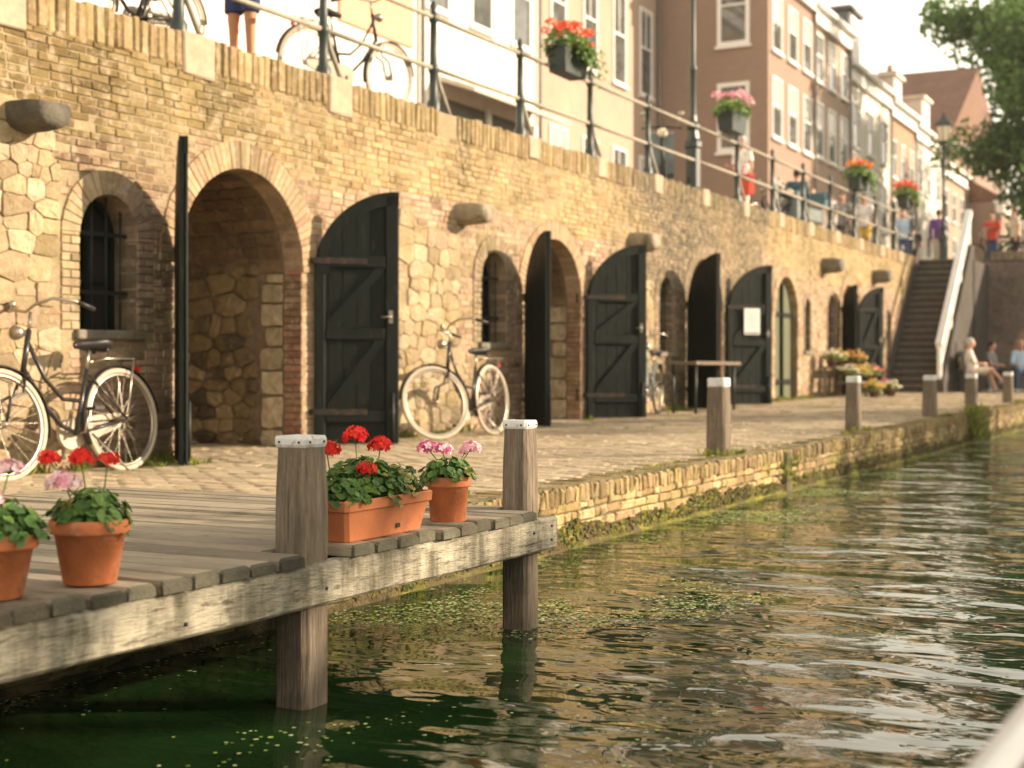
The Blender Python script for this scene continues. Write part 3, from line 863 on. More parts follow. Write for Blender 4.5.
# duckweed drifting on the water
M['duck'] = mat('duckweed', (1, 1, 1), .6, True, (60, .25))
mb = MB(); r2 = random.Random(11)
def weed(x, y, r_):
    a0 = r2.uniform(0, 6.28); k = r2.uniform(.6, 1.3)
    c = r2.choice([(.20, .32, .06), (.26, .38, .09), (.15, .24, .045), (.34, .42, .15), (.44, .46, .24)])
    n = 6
    mb.add([(x + r_ * math.cos(a0 + 6.283 * i / n) * r2.uniform(.7, 1.2), y + r_ * math.sin(a0 + 6.283 * i / n) * r2.uniform(.7, 1.2), ZWATER + .0045) for i in range(n)], [tuple(range(n))], tuple(v * k for v in c))
def dens(x, y):
    d = clamp((nz(x * .9, y * 1.6, 2) + .5 * nz(x * 3.1, y * 4.0, 6) - .10) * 3.2)
    edge = clamp(1 - (YQ - y) / 1.1)
    near = clamp(1 - (math.hypot(x - 5.3, y - 2.6)) / 1.3)
    left = clamp((3.4 - x) / 1.5) * .5
    far = clamp((x - 13) / 6.0) * .55
    return clamp(d * (.07 + edge * 1.2 + near * 3.2 + left * .25 + far) + edge ** 4 * .10 + .0022)
cnt = 0
for _ in range(260000):
    x = 1.6 + (r2.random() ** 1.7) * 33; y = r2.uniform(.0, YQ - .06)
    if r2.random() < dens(x, y) * (.5 if x < 9 else .8):
        weed(x, y, r2.uniform(.0028, .0065) * (1 + x * .09)); cnt += 1
tag(mb.build('duckweed', M['duck']), kind='stuff')

# ------------------------------------------------------------------ wooden landing stage
dock = empty('landing_stage', (3.5, 3.4, 0), 0, 'weathered grey plank landing stage over the water, carrying the flower pots', 'jetty')
dinv = Matrix.Translation((-3.5, -3.4, 0))
def dpart(mb, n, mt, sm=None, parent=None):
    o = mb.build(n, mt, parent or dock, None, sm); o.matrix_parent_inverse = dinv if parent is None else Matrix.Identity(4); return o
DP = [(.31, .265, .19), (.27, .235, .17), (.35, .30, .22), (.24, .205, .15), (.30, .25, .18)]
mb = MB(); x = .3
while x < 5.0:
    w = rnd.uniform(.108, .132)
    y0 = 2.40 + (5 - x) * .02 + rnd.uniform(-.012, .012); y1 = 4.75 + rnd.uniform(-.02, .02)
    if 3.36 < x + w / 2 < 3.62: y0 = 2.59
    if 4.86 < x + w / 2 < 5.02: y0 = 2.585
    dz = rnd.uniform(-.005, .004); n = 6; c = pick(DP)
    ch = .008
    # plank with slight bow, worn end
    P0 = [(x + .004, -.0), (x + w - .004, 0)]
    yy = [y0, y0 + .012, y0 + .4, 3.2, 4.0, y1]
    vs = []
    for k, y in enumerate(yy):
        zt = DECK + dz - (.006 if k == 0 else 0) + .003 * nz(x * 9, y * 2); zb = DECK - .036
        jx = lambda: rnd.uniform(-.002, .002)
        g_ = .007; vs += [(x + g_ + jx(), y, zb), (x + g_ + jx(), y, zt - ch), (x + g_ + ch, y + jx(), zt + jx() * .5), (x + w - g_ - ch, y + jx(), zt + jx() * .5), (x + w - g_ + jx(), y, zt - ch), (x + w - g_ + jx(), y, zb)]
    fe = [tuple(range(6)), tuple(range(35, 29, -1))] + [(i, 6 + i, 6 + (i + 1) % 6, (i + 1) % 6) for i in range(6)]; fs = []
    for k in range(1, 5):
        for i in range(6):
            j = (i + 1) % 6; fs.append((k * 6 + i, k * 6 + 6 + i, k * 6 + 6 + j, k * 6 + j))
    m0 = len(mb.v); mb.add(vs, fs, c); kk = rnd.uniform(.24, .48)
    for f in fe: mb.f.append([q + m0 for q in f]); mb.c.append((c[0] * kk * .95, c[1] * kk * 1.05, c[2] * kk)); mb.mi.append(0); mb.sm.append(False)
    x += w
DECKX = x
dpart(mb, 'deck_boards', M['deck'])
mb = MB()
def beam(x0, x1, y0, y1, z0, z1, seg=26):
    vs = []; prof = [(y0, z0 + .01), (y0, z1 - .01), (y0 + .012, z1), (y1, z1), (y1, z0), (y0 + .012, z0)]
    for i in range(seg + 1):
        xx = lerp(x0, x1, i / seg)
        for y, z in prof: vs.append((xx, y + .003 * nz(xx * 3, z * 20), z + .004 * nz(xx * 2, y * 30) + (.004 * nz(xx * 7, 1) if z < z0 + .02 else 0)))
    fs = [tuple(range(5, -1, -1)), tuple(seg * 6 + i for i in range(6))]
    for k in range(seg):
        for i in range(6):
            j = (i + 1) % 6; fs.append((k * 6 + i, k * 6 + j, k * 6 + 6 + j, k * 6 + 6 + i))
    mb.add(vs, fs)
beam(.2, 5.06, 2.412, 2.462, -.05, .077)
mb.v = [(p[0], p[1] + (5 - p[0]) * .02, p[2]) for p in mb.v]
dpart(mb, 'front_beam', M['beam'])
mb = MB(); beam(.2, 5.10, 2.74, 2.80, -.04, .077); beam(.2, 5.0, 3.30, 3.36, -.05, .077)
mb.cbox((4.78, 2.6, -.05), (4.84, 3.3, .074), .006)
dpart(mb, 'joist', M['post'])
mb = MB()
for px_, pz in ((4.86, 0.03), (5.01, .045), (3.52, .0), (2.9, -.01), (5.01, -.01), (1.6, 0.02)):
    yb_ = 2.412 + (5 - px_) * .02; mb.tube([(px_, yb_ + .004, pz), (px_, yb_ - .004, pz)], .0055, 8)
dpart(mb, 'bolt', M['iron'])
def dock_post(x, y, w, d, top, chk):
    p = empty('post', (x, y, 0)); p.parent = dock; p.matrix_parent_inverse = dinv
    mb = MB(); n = 14; seg = []
    zz = [-1.6, ZWATER - .1, ZWATER + .03, -.2, 0, .1, .2, .3, top - .06, top - .02]
    rg = []
    for z in zz:
        k = 1.0 if z < top - .09 else .95
        if z > .25: k *= 1 - (z - .25) * .25
        c = chk
        pts = [(-w / 2, -d / 2 + c), (-w / 2 + c, -d / 2), (w / 2 - c * .4, -d / 2), (w / 2, -d / 2 + c * .4), (w / 2, d / 2 - c), (w / 2 - c, d / 2), (-w / 2 + c, d / 2), (-w / 2, d / 2 - c)]
        rg += [(a * k + .002 * nz(z * 4, a * 40), b * k + .002 * nz(z * 4, b * 40, 3), z) for a, b in pts]
    fs = [tuple(range(len(zz) * 8 - 8, len(zz) * 8))]
    for k in range(len(zz) - 1):
        for i in range(8):
            j = (i + 1) % 8; fs.append((k * 8 + i, k * 8 + j, k * 8 + 8 + j, k * 8 + 8 + i))
    mb.add(rg, fs)
    mb.build('shaft', M['post'], p)
    mb = MB(); q = .935
    mb.cbox((-w / 2 * q - .003, -d / 2 * q - .003, top - .034), (w / 2 * q + .003, d / 2 * q + .003, top), .009, (1, 1, 1), 0, .001)
    mb.build('metal_cap', M['whitecap'], p)
    for a in (-.3, .3):
        mb = MB(); mb.tube([(w * a, -d / 2 * q - .002, top - .018), (w * a, -d / 2 * q - .006, top - .018)], .004, 6); mb.build('cap_nail', M['iron'], p)
        mb = MB(); mb.tube([(-w / 2 * q - .002, d * a, top - .018), (-w / 2 * q - .006, d * a, top - .018)], .004, 6); mb.build('cap_nail', M['iron'], p)
dock_post(3.455 + .055, 2.468 + .06, .12, .12, .456, .016)
dock_post(4.955, 2.468 + .055, .108, .108, .458, .012)

# ------------------------------------------------------------------ bollards along the quay
def bollard(x, y, h, w, label):
    o = empty('bollard', (x, y, zq(x, y)), rnd.uniform(-.06, .06), label, 'bollard', 'wooden bollards along the quay edge')
    mb = MB(); zz = [-.05, .15, h * .6, h - .09, h - .06]; kk = [1, 1, .97, .9, .84]; c = .018; rg = []
    for z, k in zip(zz, kk):
        pts = [(-w / 2, -w / 2 + c), (-w / 2 + c, -w / 2), (w / 2 - c, -w / 2), (w / 2, -w / 2 + c), (w / 2, w / 2 - c), (w / 2 - c, w / 2), (-w / 2 + c, w / 2), (-w / 2, w / 2 - c)]
        rg += [(a * k, b * k, z) for a, b in pts]
    fs = [tuple(range(32, 40))]
    for k in range(4):
        for i in range(8):
            j = (i + 1) % 8; fs.append((k * 8 + i, k * 8 + j, k * 8 + 8 + j, k * 8 + 8 + i))
    mb.add(rg, fs); mb.build('shaft', M['post'], o)
    mb = MB(); w2 = w * .86 / 2; mb.cbox((-w2 - .004, -w2 - .004, h - .075), (w2 + .004, w2 + .004, h), .012); mb.build('white_cap', M['whitecap'], o)
bollard(10.62, 3.66, .60, .16, 'weathered wooden bollard nearest the landing stage, opposite the narrow table')
bollard(15.0, 3.68, .58, .15, 'wooden bollard with white cap in front of the flower bench')
bollard(19.2, 3.70, .55, .17, 'wooden bollard with white cap at the foot of the white stair handrail')
bollard(22.4, 3.70, .54, .17, 'wooden bollard with white cap in front of the seated couple')
bollard(26.3, 3.72, .54, .17, 'farthest wooden bollard, by the seated person in blue')

# weeds growing along the wall foot and quay edge
M['weed'] = mat('weeds', (1, 1, 1), .7, True, (20, .2), None, None, None, 0, .2, None, 0, .3)
mb = MB(); r3 = random.Random(5)
def tuft(x, y, z, n, h, sp):
    for _ in range(n):
        a = r3.uniform(0, 6.28); l = h * r3.uniform(.4, 1.1); o = r3.uniform(0, sp); d = r3.uniform(.2, .9) * l
        bx, by = x + o * math.cos(a), y + o * math.sin(a); w = r3.uniform(.004, .009) * (1 + h * 3)
        tx, ty = bx + d * math.cos(a), by + d * math.sin(a); px_, py_ = -math.sin(a) * w, math.cos(a) * w
        c = r3.choice([(.20, .24, .04), (.26, .28, .06), (.34, .32, .09), (.14, .19, .04)])
        mb.add([(bx - px_, by - py_, z), (bx + px_, by + py_, z), ((bx + tx) / 2 + px_, (by + ty) / 2 + py_, z + l * .7), (tx, ty, z + l), ((bx + tx) / 2 - px_, (by + ty) / 2 - py_, z + l * .7)], [(0, 1, 2, 3, 4)], c)
for _ in range(420):
    x = 5 + r3.random() ** 1.3 * 32; y = YW - r3.uniform(.02, .14)
    if any(o.kind == 'arch' and o.x0 - .02 < x < o.x1 + .02 for o in OPS): continue
    if nz(x * 1.1, 0, 3) > -.12: tuft(x, y, zq(x, y) - .01, 14, r3.uniform(.03, .12), .06)
for _ in range(150):
    x = r3.uniform(6, 30); y = YQ + r3.uniform(-.02, .3)
    if nz(x * .9, 5, 3) > 0: tuft(x, y, zq(x, y) - .015, 12, r3.uniform(.015, .05), .07)
for _ in range(500):
    x = r3.uniform(5, 30); y = r3.uniform(YQ + .2, YW)
    if nz(x * .7, y * 1.2, 8) > .18: tuft(x, y, zq(x, y) - .015, 14, r3.uniform(.012, .03), .09)
for bx in (10.35, 14.85, 19.2, 22.4, 26.3):
    for k in range(5): tuft(bx + .1 + r3.uniform(-.15, .15), 3.6 + r3.uniform(-.12, .1), zq(bx, 3.6) - .01, 16, .07, .06)
for k in range(16): tuft(8.55 + r3.uniform(-.25, .2), 7.25 + r3.uniform(-.15, .3), zq(8.5, 7.3) - .02, 16, r3.uniform(.03, .08), .07)
for k in range(9): tuft(11.5 + r3.uniform(-.15, .15), YQ - r3.uniform(0.02, .1), r3.uniform(-.3, .0), 12, .06, .07)
for k in range(22): tuft(20.5 + r3.uniform(-.3, .3), YQ - r3.uniform(0.02, .16), r3.uniform(-.3, .1), 14, .14, .1)
tag(mb.build('weeds', M['weed']), kind='stuff')

# ------------------------------------------------------------------ street level behind the wall
mb = MB()
for i in range(60):
    a, b = -10 + 2 * i, -8 + 2 * i
    for y0, y1 in ((YW + .24, 12), (12, 30)):
        mb.add([(a, y0, zs(a) + 3.45), (b, y0, zs(b) + 3.45), (b, y1, zs(b) + 3.45), (a, y1, zs(a) + 3.45)], [(0, 1, 2, 3)])
tag(mb.build('street', M['asphalt']), kind='structure')
def zst(x): return zs(x) + 3.45
# stairs up from the quay beside the canal wall
SX0, SX1, SY0, SY1 = 35.1, 38.9, 6.62, YW - .06
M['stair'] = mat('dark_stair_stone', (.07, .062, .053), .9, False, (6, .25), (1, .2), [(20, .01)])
mbl = MB(); mbl.box2((SX1 + .02, SY0 - .24, .0), (41.38, SY1 + .05, zst(39) - .02))
st = empty('stone_stairs', (38, 7.2, 0.1), 0, 'steep dark stone stairs from the quay up to the bridge', 'stairs')
sinv = Matrix.Translation((-38, -7.2, -.1))
def keep(o, inv): o.matrix_parent_inverse = inv; return o
ns = 20; zb = zq(35, 7.2); zt_ = zst(39)
for i in range(ns):
    mb = MB()
    a = lerp(SX0, SX1, i / ns); h0 = lerp(zb, zt_, i / ns); h1 = lerp(zb, zt_, (i + 1) / ns)
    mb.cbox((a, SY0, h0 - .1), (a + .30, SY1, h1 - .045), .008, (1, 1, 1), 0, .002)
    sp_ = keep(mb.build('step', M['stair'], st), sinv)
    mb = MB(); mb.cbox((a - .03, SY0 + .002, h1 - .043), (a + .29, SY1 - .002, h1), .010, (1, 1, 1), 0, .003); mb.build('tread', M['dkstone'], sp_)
mb = MB()
for y0, y1 in ((SY0 - .24, SY0 - .004), (SY1 + .004, SY1 + .05)):
    mb.prism([(SX0 - .3, zb - .2), (SX1 + .2, zb - .2), (SX1 + .2, zt_ + .35), (SX1 - .2, zt_ + .35), (SX0 - .3, zb + .28)], lambda a, b, d: (a, d, b), y0, y1)
keep(mb.build('side_wall', M['stair'], st), sinv)
keep(mbl.build('landing', M['stair'], st), sinv)
hr = empty('stair_handrail', (SX0, SY0 - .12, zb), 0, 'white painted handrail climbing the outer side of the dark stairs', 'handrail')
hinv = Matrix.Translation((-SX0, -(SY0 - .12), -zb))
mb = MB()
P0 = Vector((SX0 - .25, SY0 - .12, zb + 1.12)); P1 = Vector((SX1 + .1, SY0 - .12, zt_ + 1.25))
def plank(p, q, w, t):
    d = (q - p).normalized(); n = Vector((-d.z, 0, d.x))
    mb.prism([(p.x - n.x * w / 2, p.z - n.z * w / 2), (q.x - n.x * w / 2, q.z - n.z * w / 2), (q.x + n.x * w / 2, q.z + n.z * w / 2), (p.x + n.x * w / 2, p.z + n.z * w / 2)], lambda a, b, d_: (a, d_, b), p.y - t, p.y + t)
plank(P0, P1, .15, .08)
keep(mb.build('top_rail', M['whitepaint'], hr), hinv)
mb = MB(); plank(P0 + Vector((.1, 0, -.5)), P1 + Vector((0, 0, -.5)), .09, .03)
keep(mb.build('lower_rail', M['whitepaint'], hr), hinv)
for k in range(4):
    mb = MB(); t = (k + .04) / 3.1; p = P0.lerp(P1, t); zf = lerp(zb, zt_, clamp((p.x - SX0) / (SX1 - SX0)))
    mb.cbox((p.x - .06, p.y - .05, zf - .05), (p.x + .06, p.y + .05, p.z + .02), .01)
    keep(mb.build('post', M['whitepaint'], hr), hinv)

# bridge abutment facing the quay, with its arch over the canal
XB = 41.4; ZB = zst(41)
br = empty('bridge', (XB, 3, 0), 0, 'dark brick bridge with an arched passage closing the far end of the quay', 'bridge', None, 'thing')
binv = Matrix.Translation((-XB, -3, 0))
M['bridgebrick'] = mat('dark_bridge_brick', (1, 1, 1), .9, True, (8, .3), (1, .35), [(40, .008)], [(.6, (.16, .14, .12), .5, .68)])
mb = MB()
def arch_face(y0, y1, cuts, z1):         # cuts: (centre, radius, spring, zbase)
    y = y1
    ys = y1
    P = lambda y_, z_: (XB, y_, z_)
    def q(a, b, za, zb_): mb.add([P(a, za), P(b, zb_), P(b, z1), P(a, z1)], [(0, 1, 2, 3)], (.15, .115, .095))
    cur = y0
    for c, r_, sp, zb_ in cuts:
        q(cur, c - r_, -1.5, -1.5)
        for i in range(20):
            a = c - r_ * math.cos(math.pi * i / 20); b = c - r_ * math.cos(math.pi * (i + 1) / 20)
            f = lambda v: sp + math.sqrt(max(0, r_ * r_ - (v - c) ** 2))
            q(a, b, f(a), f(b))
            mb.add([(XB, a, f(a)), (XB, b, f(b)), (XB + 8, b, f(b)), (XB + 8, a, f(a))], [(0, 1, 2, 3)], (.13, .10, .085))
        for yy in (c - r_, c + r_):
            mb.add([(XB, yy, -1.5), (XB + 8, yy, -1.5), (XB + 8, yy, sp), (XB, yy, sp)], [(0, 1, 2, 3)], (.22, .15, .10))
        cur = c + r_
    q(cur, y1, -1.5, -1.5)
arch_face(-14, YW, [(-3.2, 4.6, .2, -1), (4.55, .95, 1.05, 0)], ZB + .1)
o_ = keep(mb.build('abutment', M['bridgebrick'], br), binv)
mb = MB(); y = -13.9
while y < 6.3:
    mb.cbox((XB - .06, y + .004, ZB + .1), (XB + .4, y + .056, ZB + .34 + rnd.uniform(-.01, .01)), .008, pick([(.2, .16, .12), (.24, .19, .13)]), 0, .002); y += .06
keep(mb.build('parapet_coping', M['bridgebrick'], br), binv)
mb = MB(); c, r_, sp = 4.55, .95, 1.05
for i in range(44):
    t0, t1 = math.pi * i / 44 + .005, math.pi * (i + 1) / 44 - .005
    pt = lambda r, t, x: (x, c - r * math.cos(t), sp + r * math.sin(t))
    vs = [pt(r_ - .01, t0, XB + .1), pt(r_ + .24, t0, XB + .1), pt(r_ + .24, t1, XB + .1), pt(r_ - .01, t1, XB + .1), pt(r_ - .01, t0, XB - .02), pt(r_ + .24, t0, XB - .02), pt(r_ + .24, t1, XB - .02), pt(r_ - .01, t1, XB - .02)]
    mb.add(vs, [(4, 5, 6, 7), (0, 1, 5, 4), (1, 2, 6, 5), (2, 3, 7, 6), (3, 0, 4, 7)], pick([(.34, .19, .11), (.40, .24, .14)]))
keep(mb.build('arch_surround', M['bridgebrick'], br), binv)
mb = MB(); mb.add([(XB + .1, -14, ZB + .02), (XB + 8, -14, ZB + .02), (XB + 8, YW + .5, ZB + .02), (XB + .1, YW + .5, ZB + .02)], [(0, 1, 2, 3)])
tag(mb.build('bridge_road', M['asphalt']), kind='structure')
# ------------------------------------------------------------------ railing along the street edge
YR = YW + .13
rail = empty('railing', (20, YR, zst(20)), 0, 'dark green iron railing with two rails along the top of the canal wall', 'railing', None, 'thing')
rinv = Matrix.Translation((-20, -YR, -zst(20)))
ph = 1.22
for k, px_ in enumerate(POSTX):
    if abs(px_ - 21.96) < .3: continue
    mb = MB(); z0 = zs(px_) + ZCOP
    prof = [(r_ * 1.4, z_) for r_, z_ in [(.055, 0), (.055, .1), (.036, .14), (.034, .42), (.046, .45), (.046, .5), (.032, .53), (.027, .98), (.04, 1.0), (.04, 1.07), (.026, 1.09), (.02, 1.12), (.034, 1.16), (.02, 1.2), (.002, 1.23)]]
    mb.lathe(prof, 10, (px_ - .08, YR, z0), (1, 1, 1))
    keep(mb.build('post', M['railgreen'], rail), rinv)
    mb = MB(); mb.tube([(px_ - .08, YR, z0 + .62), (px_ - .02, YR - .04, z0 + .3), (px_ + .1, YR - .1, z0 - .02)], .028, 6)
    keep(mb.build('brace', M['rail'], rail), rinv)
for k in range(len(POSTX) - 1):
    for h in (1.04, .48):
        mb = MB(); a, b = POSTX[k] - .08, POSTX[k + 1] - .08
        mb.tube([(a, YR, zs(a) + ZCOP + h), (b, YR, zs(b) + ZCOP + h)], .027, 8)
        keep(mb.build('rail', M['rail'], rail), rinv)

def lamp_post(x, y, z, h, label, lantern=True, scale=1.0):
    o = empty('lamp_post', (x, y, z), 0, label, 'street lamp', 'street lamps')
    o.scale = (scale,) * 3
    mb = MB(); n = 8
    mb.lathe([(.15, 0), (.15, .10), (.125, .13), (.125, .75), (.15, .78), (.15, .86), (.11, .92), (.09, 1.05), (.12, 1.09), (.12, 1.14), (.07, 1.2), (.06, 1.3)], 8, (0, 0, 0), sm=False)
    mb.build('base', M['railgreen'], o)
    mb = MB(); mb.lathe([(.055, 1.3), (.05, 2.0), (.065, 2.03), (.065, 2.08), (.045, 2.12), (.042, h - .1), (.07, h - .06), (.07, h)], 10)
    mb.build('pole', M['railgreen'], o)
    mb = MB(); mb.tube([(-.35, 0, h - .35), (.35, 0, h - .35)], .016, 6); mb.build('ladder_bar', M['railgreen'], o)
    la = MB()
    la.lathe([(.07, h), (.12, h + .05), (.15, h + .07)], 6, sm=False)
    for k in range(6):
        a = math.pi * 2 * k / 6; la.tube([(.14 * math.cos(a), .14 * math.sin(a), h + .06), (.24 * math.cos(a), .24 * math.sin(a), h + .5)], .012, 5)
    lt = la.build('lantern', M['railgreen'], o)
    g = MB(); g.lathe([(.13, h + .07), (.228, h + .5)], 6, sm=False); g.build('lantern_glass', M['lampglass'], lt)
    r_ = MB(); r_.lathe([(.28, h + .5), (.26, h + .54), (.1, h + .72), (.06, h + .78), (.05, h + .84), (.001, h + .92)], 6, sm=False); r_.build('lantern_roof', M['railgreen'], lt)
    return o
M['lampglass'] = mat('frosted_glass', (.75, .68, .5), .2, False, None, None, None, None, 0, .5)
lamp_post(21.88, YR + .05, zs(21.9) + ZCOP - .08, 4.0, 'tall dark green lamp post standing in the railing beside the parked moped')
lamp_post(42.0, 7.7, zst(42), 3.55, 'lantern lamp post at the head of the stairs')

# ------------------------------------------------------------------ plants
def leaf_disc(mb, c, nrm, r_, col, zone=None, ruffle=.12):
    n = 10; w = Vector(nrm).normalized(); u = w.orthogonal().normalized()
    a0 = rnd.uniform(0, 6.28); q = Matrix.Rotation(a0, 3, w); u = q @ u; v = w.cross(u)
    vs = [tuple(Vector(c) - w * r_ * .18)]; mid = []; out = []
    for k in range(n):
        a = 2 * math.pi * k / n; notch = .35 if k == 0 else 1.0
        rr = r_ * notch * (1 + ruffle * (.5 if k % 2 else -.5)) * rnd.uniform(.93, 1.05)
        mid.append(tuple(Vector(c) + (u * math.cos(a) + v * math.sin(a)) * rr * .62 - w * r_ * .03))
        out.append(tuple(Vector(c) + (u * math.cos(a) + v * math.sin(a)) * rr + w * r_ * rnd.uniform(-.08, .14)))
    vs += mid + out
    f1 = [(0, 1 + k, 1 + (k + 1) % n) for k in range(n)]
    f2 = [(1 + k, 1 + n + k, 1 + n + (k + 1) % n, 1 + (k + 1) % n) for k in range(n)]
    m0 = len(mb.v)
    mb.add(vs, f1, col, 0, True)
    for f in f2:
        mb.f.append([i + m0 for i in f]); mb.c.append(tuple(x * (zone or 1.0) for x in col)); mb.mi.append(0); mb.sm.append(True)
def floret(mb, c, nrm, r_, col, eye=None):
    w = Vector(nrm).normalized(); u = w.orthogonal().normalized(); u = Matrix.Rotation(rnd.uniform(0, 6.28), 3, w) @ u; v = w.cross(u); c = Vector(c)
    for k in range(5):
        a = 2 * math.pi * k / 5; d = u * math.cos(a) + v * math.sin(a); s = -u * math.sin(a) + v * math.cos(a)
        p = [c, c + d * r_ * .5 + s * r_ * .36 + w * r_ * .1, c + d * r_ + s * r_ * .25 + w * r_ * .18, c + d * r_ * 1.02 - s * r_ * .25 + w * r_ * .14, c + d * r_ * .5 - s * r_ * .36 + w * r_ * .1]
        kk = rnd.uniform(.82, 1.12)
        mb.add([tuple(x) for x in p], [(0, 1, 2, 3, 4)], tuple(clamp(x * kk) for x in col))
    if eye:
        mb.ball(tuple(c + w * r_ * .1), r_ * .16, 5, 3, eye)
def umbel(o, c, r_, cols, n=24, stem_from=None, eye=None):
    mb = MB(); sx_, sy_ = rnd.uniform(.9, 1.2), rnd.uniform(.85, 1.1)
    for i in range(n):
        if rnd.random() < .10: continue
        z = 1 - (i + .5) / n * 1.35; a = i * 2.399963
        q = math.sqrt(max(0, 1 - z * z)); d = Vector((q * math.cos(a), q * math.sin(a), z))
        p = Vector(c) + Vector((d.x * r_ * sx_, d.y * r_ * sy_, d.z * r_ * .68)) * rnd.uniform(.72, 1.16)
        d2 = (d + Vector((rnd.uniform(-.3, .3), rnd.uniform(-.3, .3), rnd.uniform(-.1, .3)))).normalized()
        floret(mb, p, d2, r_ * .42, rnd.choice(cols), eye)
    fl = mb.build('flower_head', M['petal'], o)
    if stem_from is not None:
        mb = MB(); s = Vector(stem_from); e = Vector(c) - Vector((0, 0, r_ * .1)); mid = (s + e) / 2 + Vector((rnd.uniform(-.01, .01), rnd.uniform(-.01, .01), .01))
        mb.tube([s, mid, e], .0022, 5)
        for k in range(6):
            a = k * 1.05; mb.tube([e - Vector((0, 0, .012)), e + Vector((math.cos(a) * r_ * .6, math.sin(a) * r_ * .6, r_ * .25))], .0010, 4, caps=False)
        mb.build('flower_stem', M['stem'], fl)
    return fl
GREENS = [(.07, .15, .03), (.09, .185, .035), (.055, .12, .025), (.11, .21, .045), (.14, .24, .05), (.065, .14, .035)]
def leaf_mound(o, cx, cy, z0, rx, ry, h, n, lr, name='foliage', greens=GREENS, yellow=.03):
    mb = MB()
    for i in range(n):
        a = rnd.uniform(0, 6.28); q = math.sqrt(rnd.random()); t = rnd.random()
        x, y = cx + math.cos(a) * q * rx, cy + math.sin(a) * q * ry
        top = h * math.sqrt(max(.05, 1 - q * q * .8)) 
        z = z0 + top * (rnd.random() ** .5)
        out = Vector((math.cos(a) * q * 1.1, math.sin(a) * q * 1.1, .75)) + Vector((rnd.uniform(-.5, .5), rnd.uniform(-.5, .5), rnd.uniform(-.2, .4)))
        if q > .75: z -= rnd.uniform(0, .35) * h
        c = rnd.choice(greens)
        if rnd.random() < yellow: c = (.30, .27, .07)
        leaf_disc(mb, (x, y, z), out, lr * rnd.uniform(.6, 1.15), c, rnd.choice((.8, 1.25, 1.4)))
        if i % 2 == 0: mb.tube([(cx + (x - cx) * .35, cy + (y - cy) * .35, z0 - .01), ((x + cx) / 2 + (x - cx) * .3, (y + cy) / 2 + (y - cy) * .3, z0 + (z - z0) * .5), (x, y, z - lr * .15)], .0018, 4, (.10, .16, .04), caps=False)
    return mb.build(name, M['leaf'], o)

# ------------------------------------------------------------------ flower boxes hanging on the railing
RED = [(.70, .03, .02), (.62, .02, .02), (.78, .06, .03)]
ORG = [(.80, .10, .03), (.75, .06, .04), (.82, .18, .06)]
PINK = [(.80, .30, .42), (.85, .45, .52), (.78, .22, .36), (.88, .6, .62)]
def flower_box(x, z, sc_, label, cols, trail=True):
    o = empty('flower_box', (x, YR - .12, z), 0, label, 'flower box', 'flower boxes on the railing'); o.scale = (sc_,) * 3
    mb = MB()
    def rg(z_, k): return [(-.33 * k, -.12 * k, z_), (.33 * k, -.12 * k, z_), (.33 * k, .12 * k, z_), (-.33 * k, .12 * k, z_)]
    vs = rg(0, .86) + rg(.26, 1) + rg(.27, 1.04) + rg(.30, 1.04) + rg(.30, .95) + rg(.26, .93)
    fs = [(3, 2, 1, 0), (20, 21, 22, 23)] + [(k * 4 + i, k * 4 + (i + 1) % 4, k * 4 + 4 + (i + 1) % 4, k * 4 + 4 + i) for k in range(5) for i in range(4)]
    mb.add(vs, fs); mb.build('box', M['railgreen'], o)
    mb = MB(); mb.tube([(-.2, .12, .28), (-.2, .17, .34), (-.2, .19, .2)], .01, 5); mb.tube([(.2, .12, .28), (.2, .17, .34), (.2, .19, .2)], .01, 5); mb.build('hook', M['iron'], o)
    LG = [(.10, .20, .04), (.14, .24, .05), (.17, .27, .06), (.08, .16, .035)]
    leaf_mound(o, 0, 0, .25, .46, .27, .27, 230, .038, greens=LG)
    if trail:
        mb = MB()
        for i in range(170):
            xx = rnd.uniform(-.1, .5); d = rnd.random()
            leaf_disc(mb, (xx, -.14 - rnd.uniform(0, .14), .36 - d * .42 * (.5 + xx)), (rnd.uniform(-.4, .6), -1, rnd.uniform(0, .8)), .035 * rnd.uniform(.6, 1.2), rnd.choice(LG))
        mb.build('trailing_foliage', M['leaf'], o)
    for i in range(17):
        a = i * 2.4; q = math.sqrt((i + .5) / 17)
        umbel(o, (math.cos(a) * q * .50, math.sin(a) * q * .25 - .03, .46 + .14 * (1 - q) + rnd.uniform(-.06, .06)), .058 * rnd.uniform(.8, 1.15), cols, 12)
def bx(px_, py_):       # point on the railing plane for a pixel
    u = (px_ - 512) / 1420.0; v = (371 - py_) / 1420.0
    Y = YR - .12; d = Y / (math.sin(TH) - u * math.cos(TH)); return d * (math.cos(TH) + u * math.sin(TH)), .65 + v * d
for (px_, py_, s_, lb, cols) in ((568, 76, 1.12, 'green railing box overflowing with orange red geraniums and pale trailing leaves', ORG), (732, 133, 1.2, 'green railing box of pink geraniums just right of the tall lamp post', PINK),
                                (858, 190, 1.15, 'flower box with mixed red and yellow blooms hanging in front of the white gable', ORG + [(.8, .5, .05)]), (905, 208, 1.15, 'farthest railing flower box, with red blooms near the head of the stairs', RED + ORG)):
    X_, Z_ = bx(px_, py_); flower_box(X_, Z_, s_, lb, cols, px_ < 700 or px_ > 800)

